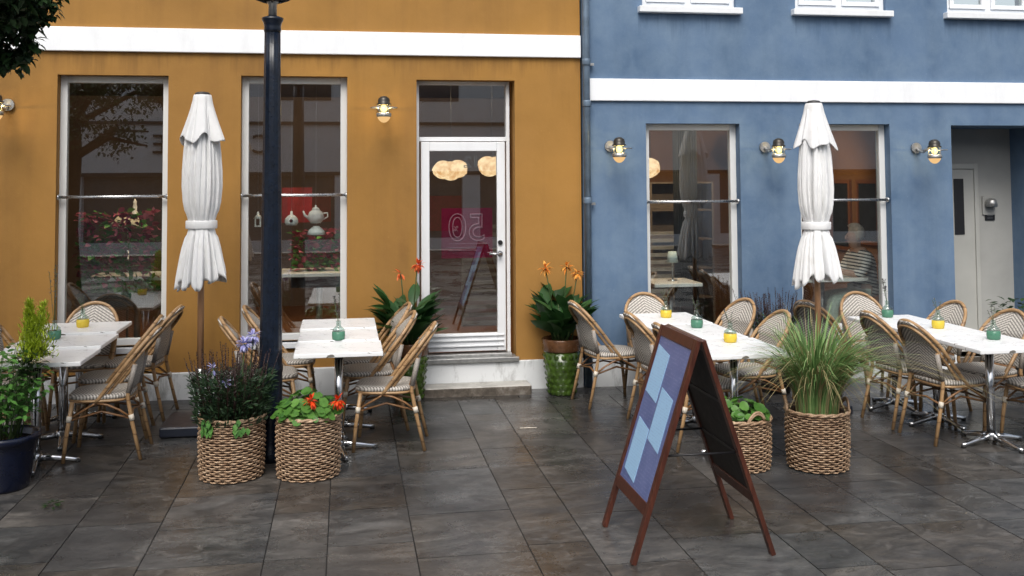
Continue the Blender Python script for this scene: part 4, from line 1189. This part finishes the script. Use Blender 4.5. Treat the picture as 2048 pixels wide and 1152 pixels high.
# grass basket
x, y = 3.155, -2.74; B4o = empty('basket_planter', (x, y, 0), 0, 'wicker basket with a tall arching tuft of ornamental grass', 'planter', 'wicker basket planters')
basket(B4o, .20, .385, 4, (2.75, -.05))
r = random.Random(31)
def blades(n, L0, L1, out, mat, name, w=.006, q0=.12, bias=0.0, droop=1.0):
    b = MB()
    for k in range(n):
        an = r.uniform(0, 6.28); q = q0 * sqrt(r.random()); L = r.uniform(L0, L1); o = r.uniform(.25, 1) * out
        p = Vector((q * cos(an), q * sin(an), .35)); dx = Vector((cos(an) + bias, sin(an) * .9, 0)); m = 8; vs = []
        sd = Vector((-sin(an), cos(an), 0)); tw = r.uniform(-1, 1); an2 = r.gauss(0, .12); dx = dx + Vector((an2, -an2, 0)); ww = w * r.uniform(.6, 1.2)
        for i in range(m + 1):
            t = i / m; c = p + dx * (o * L * (t ** 2.0)) + Vector((0, 0, L * (t - droop * o * .62 * t ** 3)))
            g = ww * (1 - t ** 3) + .0005; s2 = (sd + dx * tw) * g
            vs += [c - s2, c + s2]
        b.add(vs, [(2 * i, 2 * i + 1, 2 * i + 3, 2 * i + 2) for i in range(m)], True)
    b.build(name, mat, B4o)
blades(540, .48, .86, .76, M['grass'], 'grass_blades', .0052, .13, .12, 1.15)
blades(300, .50, .92, .95, M['straw'], 'dry_stalks', .0030, .14, .15, 1.35)
blades(60, .7, 1.02, 1.0, M['straw'], 'drooping_stalks', .0028, .11, .7, 1.55)

# glazed pots with canna
def make_canna(seed, flower_mat, flowers, label, x, y):
    r = random.Random(seed); o = empty('canna_pot', (x, y, gz(x, y)), 0, label, 'potted plant', 'glazed pots of canna beside the door')
    b = MB(); b.lathe([(.12, 0), (.128, .02), (.15, .2), (.166, .385)], 48, rad=lambda a, j, z: 1.0)
    # raised petal bosses in staggered rows
    for row in range(7):
        z = .03 + row * .053; q = .122 + .043 * z / .385 + .004
        for k in range(15):
            a = 2 * pi * (k + .5 * (row % 2)) / 15; c = Vector((q * cos(a), q * sin(a), z)); u = Vector((cos(a), sin(a), .2)); w = Vector((-sin(a), cos(a), 0))
            vs = [c + u * .014]; n = 10
            for i in range(n): t = 2 * pi * i / n; vs.append(c + w * (.024 * cos(t)) + Vector((0, 0, .026 * sin(t))) - u * .002)
            b.add(vs, [(0, 1 + i, 1 + (i + 1) % n) for i in range(n)], True)
    pt = b.build('pot', M['glaze_green'], o)
    b = MB(); b.lathe([(.167, .384), (.176, .40), (.172, .44), (.182, .49), (.176, .5), (.16, .495), (.158, .42)], 48, rad=lambda a, j, z: 1 + .012 * cos(15 * a)); b.build('rim', M['glaze_brown'], pt)
    b = MB(); b.lathe([(.158, .46), (0, .475)], 24); b.build('soil', M['soil'], o)
    st = MB(); lf = MB(); fl = MB()
    for k in range(17):
        a = 2 * pi * k / 17 + r.uniform(-.3, .3); q = r.uniform(.02, .09); H = r.uniform(.16, .36)
        b0 = Vector((q * cos(a), q * sin(a), .46)); top = b0 + Vector((.08 * cos(a), .08 * sin(a), H))
        st.tube([b0, (b0 + top) / 2, top], [.008, .007, .005], 6)
        for i in range(5):
            t = r.uniform(.15, 1); p = b0.lerp(top, t); a2 = a + r.uniform(-1.2, 1.2)
            lf.leaf(p, (cos(a2) * r.uniform(.3, .9), sin(a2) * r.uniform(.3, .9), r.uniform(.45, 1.3)), (-cos(a2) + r.uniform(-.6, .6), -sin(a2) + r.uniform(-.6, .6), .8), r.uniform(.22, .33), r.uniform(.10, .15), r.uniform(.1, .45), shape=(.05, .55, .9, 1, .85, .5, 0))
    fs = MB()
    for (fx, fy, fz, n) in flowers:
        fs.tube([(fx * .3, fy * .3, .5), (fx * .8, fy * .8, fz - .15), (fx, fy, fz)], .005, 6)
        sm = fs.build('flower_stem', M['stem'], o); fs = MB()
        ball(fl, (fx, fy, fz), .03, n * 2, r, .065); fl.build('bloom', flower_mat, sm); fl = MB()
    st.build('stalks', M['stem'], o); lf.build('foliage', M['lf_canna'], o)
    return o
make_canna(4, M['red_canna'], [(.08, 0, 1.17, 22), (-.07, -.03, 1.10, 6)], 'potted canna with scarlet bloom left of the door, behind the chairs', .55, -.27)
make_canna(9, M['amber_petal'], [(-.15, -.02, 1.13, 14), (.05, 0, 1.14, 10), (.15, -.02, 1.08, 14)], 'canna with amber blooms in a green glazed pot right of the door', 1.93, -.25)
# dark heather behind the parasol
x, y = 3.88, -.45; o = empty('heather_pot', (x, y, gz(x, y)), 0, 'dark pot of tall blackish heather against the blue pier', 'potted plant')
b = MB(); b.lathe([(.13, 0), (.17, .28), (.18, .34), (.165, .34), (.16, .3)], 28); b.build('pot', M['dark_pot'], o)
heather(o, random.Random(77), .32, .62, .24, 130, 1500, M['heath_red'], M['heath'], .6)
x, y = 6.42, -.35; o = empty('shrub_pot', (x, y, 0), 0, 'dark pot of glossy leaves at the right edge beside the doorway', 'potted plant')
b = MB(); b.lathe([(.14, 0), (.19, .30), (.2, .36), (.18, .36), (.17, .3)], 28); b.build('pot', M['dark_pot'], o)
b = MB(); rr = random.Random(5)
for k in range(260):
    a = rr.uniform(0, 6.28); q = .22 * sqrt(rr.random()); z = .33 + .42 * rr.random()
    b.leaf((q * cos(a), q * sin(a), z), (cos(a), sin(a), rr.uniform(-.2, 1)), (0, 0, 1), rr.uniform(.05, .09), .04, .3)
b.build('foliage', M['lf_dark'], o)
# navy pot at the left edge
x, y = -2.17, -2.22; o = empty('navy_pot', (x, y, 0), 0, 'navy glazed pot with leafy green shrub and feathery lime shoots at the left edge', 'potted plant')
b = MB(); b.lathe([(.155, 0), (.165, .02), (.2, .24), (.212, .30), (.228, .31), (.23, .345), (.215, .35), (.2, .33), (.19, .25)], 44); b.build('pot', M['pot_blue'], o)
b = MB(); b.lathe([(.195, .30), (0, .31)], 24); b.build('soil', M['soil'], o)
rr = random.Random(12); st = MB(); lf = MB()
for k in range(26):
    a = rr.uniform(0, 6.28); q = .12 * sqrt(rr.random()); H = rr.uniform(.35, .58); e = rr.uniform(.06, .2)
    p0 = Vector((q * cos(a), q * sin(a), .3)); p1 = p0 + Vector((cos(a) * e, sin(a) * e, H)); pm = (p0 + p1) / 2 + Vector((rr.uniform(-.03, .03), rr.uniform(-.03, .03), .03))
    st.tube([p0, pm, p1], [.005, .004, .002], 5)
    for i in range(30):
        t = rr.uniform(.32, 1.05); p = p0 * (1 - t) ** 2 + pm * (2 * t * (1 - t)) + p1 * t * t + Vector((rr.gauss(0, .035), rr.gauss(0, .035), rr.gauss(0, .025))); a2 = rr.uniform(0, 6.28)
        lf.leaf(p, (cos(a2), sin(a2), rr.uniform(-.4, .5)), (rr.uniform(-.4, .4), rr.uniform(-.4, .4), 1), rr.uniform(.035, .065), rr.uniform(.022, .042), .3)
st.build('stalks', M['stem'], o); lf.build('foliage', M['lf_shrub'], o)
st = MB(); lf = MB()
for k in range(9):
    bx, by = .15 + rr.uniform(-.07, .07), .1 + rr.uniform(-.08, .08); H = rr.uniform(1.0, 1.14)
    st.tube([(bx * .4, by * .4, .3), (bx, by, H)], .0025, 5)
    for i in range(330):
        t = rr.uniform(.0, 1); z = .80 + (H + .04 - .80) * t; wd = .075 * (1.1 - t); a2 = rr.uniform(0, 6.28)
        lf.leaf((bx + rr.gauss(0, wd * .5), by + rr.gauss(0, wd * .5), z), (cos(a2), sin(a2), rr.uniform(.2, 1.4)), (cos(a2), sin(a2), -.3), rr.uniform(.025, .055), .009, .2, shape=(0, 1, 0))
s_ = st.build('feathery_shoots', M['stem'], o); lf.build('plume', M['lf_lime'], s_)
# broad dark sprays rising beside the table top
st = MB(); lf = MB()
for k in range(9):
    a = rr.uniform(-.6, 1.0); e = rr.uniform(.12, .3); p0 = Vector((0.02, 0, .6)); p1 = Vector((cos(a) * e, sin(a) * e * .4, rr.uniform(.78, .93)))
    st.tube([(0, 0, .3), p0, p1], .003, 5)
    for i in range(9):
        p = p0.lerp(p1, rr.uniform(.4, 1.05)) + Vector((rr.gauss(0, .02), rr.gauss(0, .02), 0)); a2 = rr.uniform(0, 6.28)
        lf.leaf(p, (cos(a2), sin(a2), rr.uniform(-.1, .2)), (0, 0, 1), rr.uniform(.05, .08), .04, .3)
s_ = st.build('upper_sprays', M['stem'], o); lf.build('spray_leaves', M['lf_dark'], s_)

# fallen sprig
x, y = -1.735, -2.687; o = empty('fallen_sprig', (x, y, .004), 0, 'small fallen green sprig lying on the paving at lower left', 'leaf litter')
b = MB()
for k in range(22):
    a = rr.uniform(0, 6.28); q = .035 * sqrt(rr.random()); b.leaf((q * cos(a), q * sin(a), .004 + rr.random() * .02), (cos(a), sin(a), rr.uniform(0, .5)), (0, 0, 1), .035, .018, .3)
b.build('leaves', M['lf_dark'], o)
x, y = 1.40, -1.42; b = MB(); b.tube([(-.06, 0, .012), (0, .004, .010), (.07, -.01, .012)], .0035, 5)
s_ = b.build('straw', M['binding']); s_.location = (x, y, gz(x, y)); tag(s_, 'pale straw lying on the wet paving before the green pot', 'litter')

# ------------------------------------------------------------------ tree at the upper left
tr = empty('street_tree', (-3.25, -3.3, 0), 0, 'dark leafy street tree hanging into the upper left corner', 'tree')
rr = random.Random(44); b = MB()
b.tube([(0, 0, -.05), (.03, .0, .4), (-.02, .02, 1.4), (.02, 0, 2.3), (0, .02, 3.0)], [.16, .125, .11, .1, .085], 14)
tips = []
for k in range(15):
    a = 2 * pi * k / 15 + rr.uniform(-.2, .2); z0 = rr.uniform(2.2, 3.0); L = rr.uniform(.9, 1.5); e = rr.uniform(.15, 1.1)
    p0 = Vector((0, 0, z0)); p2 = p0 + Vector((cos(a) * L, sin(a) * L, L * e)); p1 = (p0 + p2) / 2 + Vector((0, 0, .18))
    b.tube([p0, p1, p2], [.045, .028, .012], 7)
    tips += [p1, p2, (p1 + p2) / 2]
b.build('trunk', M['bark'], tr)
lf = MB(); cl = []
for t in tips:
    for k in range(2): cl.append((t + Vector((rr.gauss(0, .3), rr.gauss(0, .3), rr.gauss(0, .25))), rr.uniform(.18, .36)))
for k in range(60):      # sprays hanging over the pavement towards the wall and camera
    cl.append((Vector((rr.uniform(1.1, 1.46), rr.uniform(-.2, .5), rr.uniform(3.0, 3.65))), rr.uniform(.11, .17)))
for (px, py, pz, q) in ((1.3, .1, 2.84, .08), (1.14, .05, 2.98, .13), (1.36, .15, 2.96, .10), (1.42, 0, 2.92, .12), (1.5, .1, 3.0, .1), (1.15, -.1, 2.98, .13), (1.47, .1, 3.12, .14)):
    cl.append((Vector((px, py, pz)), q))
cl = [(c, q) for c, q in cl if not ((c.x > 1.5 and c.z < 4.1) or (c.x > .8 and c.z - q < 2.72))]
for p in ((1.36, .3, 2.68, .1), (1.28, .3, 2.78, .12), (1.2, .3, 2.86, .12), (1.42, .25, 2.88, .12), (1.5, .3, 3.0, .11), (1.36, .2, 2.98, .14), (1.54, .3, 3.1, .1), (1.44, .3, 3.1, .13), (1.3, .35, 2.95, .13), (1.43, .3, 2.76, .07), (1.24, .3, 2.66, .09)):
    cl.append((Vector(p[:3]), p[3]))
for c, q in cl:
    if c.z < 2.5: continue
    for k in range(int((1100 if c.x > 1.05 and c.z < 3.7 else 480) * q)):
        dv = Vector((rr.gauss(0, 1), rr.gauss(0, 1), rr.gauss(0, .8))); p = c + dv.normalized() * q * rr.random() ** .5; a2 = rr.uniform(0, 6.28)
        lf.leaf(p, (cos(a2), sin(a2), rr.uniform(-1.1, .3)), (rr.uniform(-.5, .5), rr.uniform(-.5, .5), 1), rr.uniform(.045, .075), rr.uniform(.03, .048), .3, shape=(0, .9, .8, 0))
lf.build('crown', M['lf_tree'], tr)

# ------------------------------------------------------------------ the other side of the street (seen only as reflections)
op = empty('opposite_building', (0, -19, 0), 0, 'pale shop building across the street, mirrored in the window glass', 'building')
M['op'] = plain('opposite_render', (.80, .82, .84), .8, 0, .05, .6)
b = MB(); b.box(-22, 22, -.5, 0, 2.1, 6.3); b.build('wall', M['op'], op)
b = MB(); b.box(-22, 22, 0, .08, 3.52, 3.60); b.box(-22, 22, 0, .05, 2.1, 2.2); b.build('band', M['dark_pot'], op)
b = MB()
for k in range(13): b.box(-21.9 + k * 3.6, -21.4 + k * 3.6, -.5, .02, 0, 2.1)
b.build('pier', M['op'], op)
b = MB(); b.box(-22, 22, -.3, -.28, .3, 2.1); b.build('shop_glazing', plain('dark_glazing', (.10, .11, .12), .3), op)
b = MB(); b.box(-22, 22, -.29, .0, 0, .3); b.build('stall_riser', M['op'], op)
for x, z, w, h in ((-1.0, 1.2, 1.2, .8), (-3.2, 1.0, .9, 1.0), (2.8, 1.0, 1.3, 1.0), (5.4, 1.2, .9, .6)):
    b = MB(); b.box(x - w / 2, x + w / 2, -.26, -.24, z - h / 2, z + h / 2); b.build('sale_sign', plain('sale_red', (.4, .03, .05), .6), op)
b = MB()
for k in range(12): b.box(-20 + k * 3.6, -18.4 + k * 3.6, .0, .02, 4.2, 5.6)
b.build('upper_window', plain('upper_glazing', (.05, .06, .07), .15), op)
for ch, lx in (('C', -2.3), ('E', -5.0)):
    t = text_mesh(ch, .75, M['black'], 'sign_letter', op, 0, .03); t.rotation_euler = (pi / 2, 0, pi); t.location = (lx, .05, 2.95)

# ------------------------------------------------------------------ world, sun, camera
W = bpy.data.worlds.new('World'); S.world = W; W.use_nodes = True
nt = W.node_tree; nt.nodes.clear()
sk = nt.nodes.new('ShaderNodeTexSky'); sk.sky_type = 'NISHITA'; sk.sun_disc = False
sk.sun_elevation = radians(52); sk.sun_rotation = radians(195); sk.dust_density = 4; sk.air_density = 1.0; sk.ozone_density = 1.0
hs = nt.nodes.new('ShaderNodeHueSaturation'); hs.inputs['Saturation'].default_value = .42
bg = nt.nodes.new('ShaderNodeBackground'); bg.inputs['Strength'].default_value = .13
wo = nt.nodes.new('ShaderNodeOutputWorld')
nt.links.new(sk.outputs[0], hs.inputs['Color']); nt.links.new(hs.outputs[0], bg.inputs[0]); nt.links.new(bg.outputs[0], wo.inputs[0])
L = bpy.data.lights.new('sun', 'SUN'); L.energy = 1.3; L.angle = radians(35); L.color = (1, .96, .9)
so = bpy.data.objects.new('sun', L); COL.objects.link(so)
el, az = radians(52), radians(195)
sd = Vector((sin(az) * cos(el), cos(az) * cos(el), sin(el)))     # towards the sun
so.rotation_euler = sd.to_track_quat('Z', 'Y').to_euler(); so.location = sd * 30

f, cy, yaw, pit, rol, D, H = 1998.640038506049, 262.9361002358736, 0.16519917894029018, 0.04808513261681333, -0.006421562225805546, 9.168983, 1.951498
fw = Vector((sin(yaw) * cos(pit), cos(yaw) * cos(pit), sin(pit))); rt = Vector((cos(yaw), -sin(yaw), 0)); upv = rt.cross(fw)
r2 = rt * cos(rol) + upv * sin(rol); u2 = upv * cos(rol) - rt * sin(rol)
cam = bpy.data.cameras.new('camera'); co = bpy.data.objects.new('camera', cam); COL.objects.link(co)
cam.sensor_fit = 'HORIZONTAL'; cam.sensor_width = 36; cam.lens = 36 * f / 2048; cam.shift_y = -(576 - cy) / 2048; cam.clip_end = 1000; cam.clip_start = .05
m = Matrix((r2, u2, -fw)).transposed().to_4x4(); m.translation = Vector((0, -D, H)); co.matrix_world = m
S.camera = co
S.view_settings.view_transform = 'Standard'; S.view_settings.look = 'None'; S.view_settings.exposure = 0.55; S.view_settings.gamma = 1
S.view_settings.use_curve_mapping = False
S.cycles.max_bounces = 8; S.cycles.transparent_max_bounces = 16; S.cycles.caustics_reflective = False; S.cycles.caustics_refractive = False
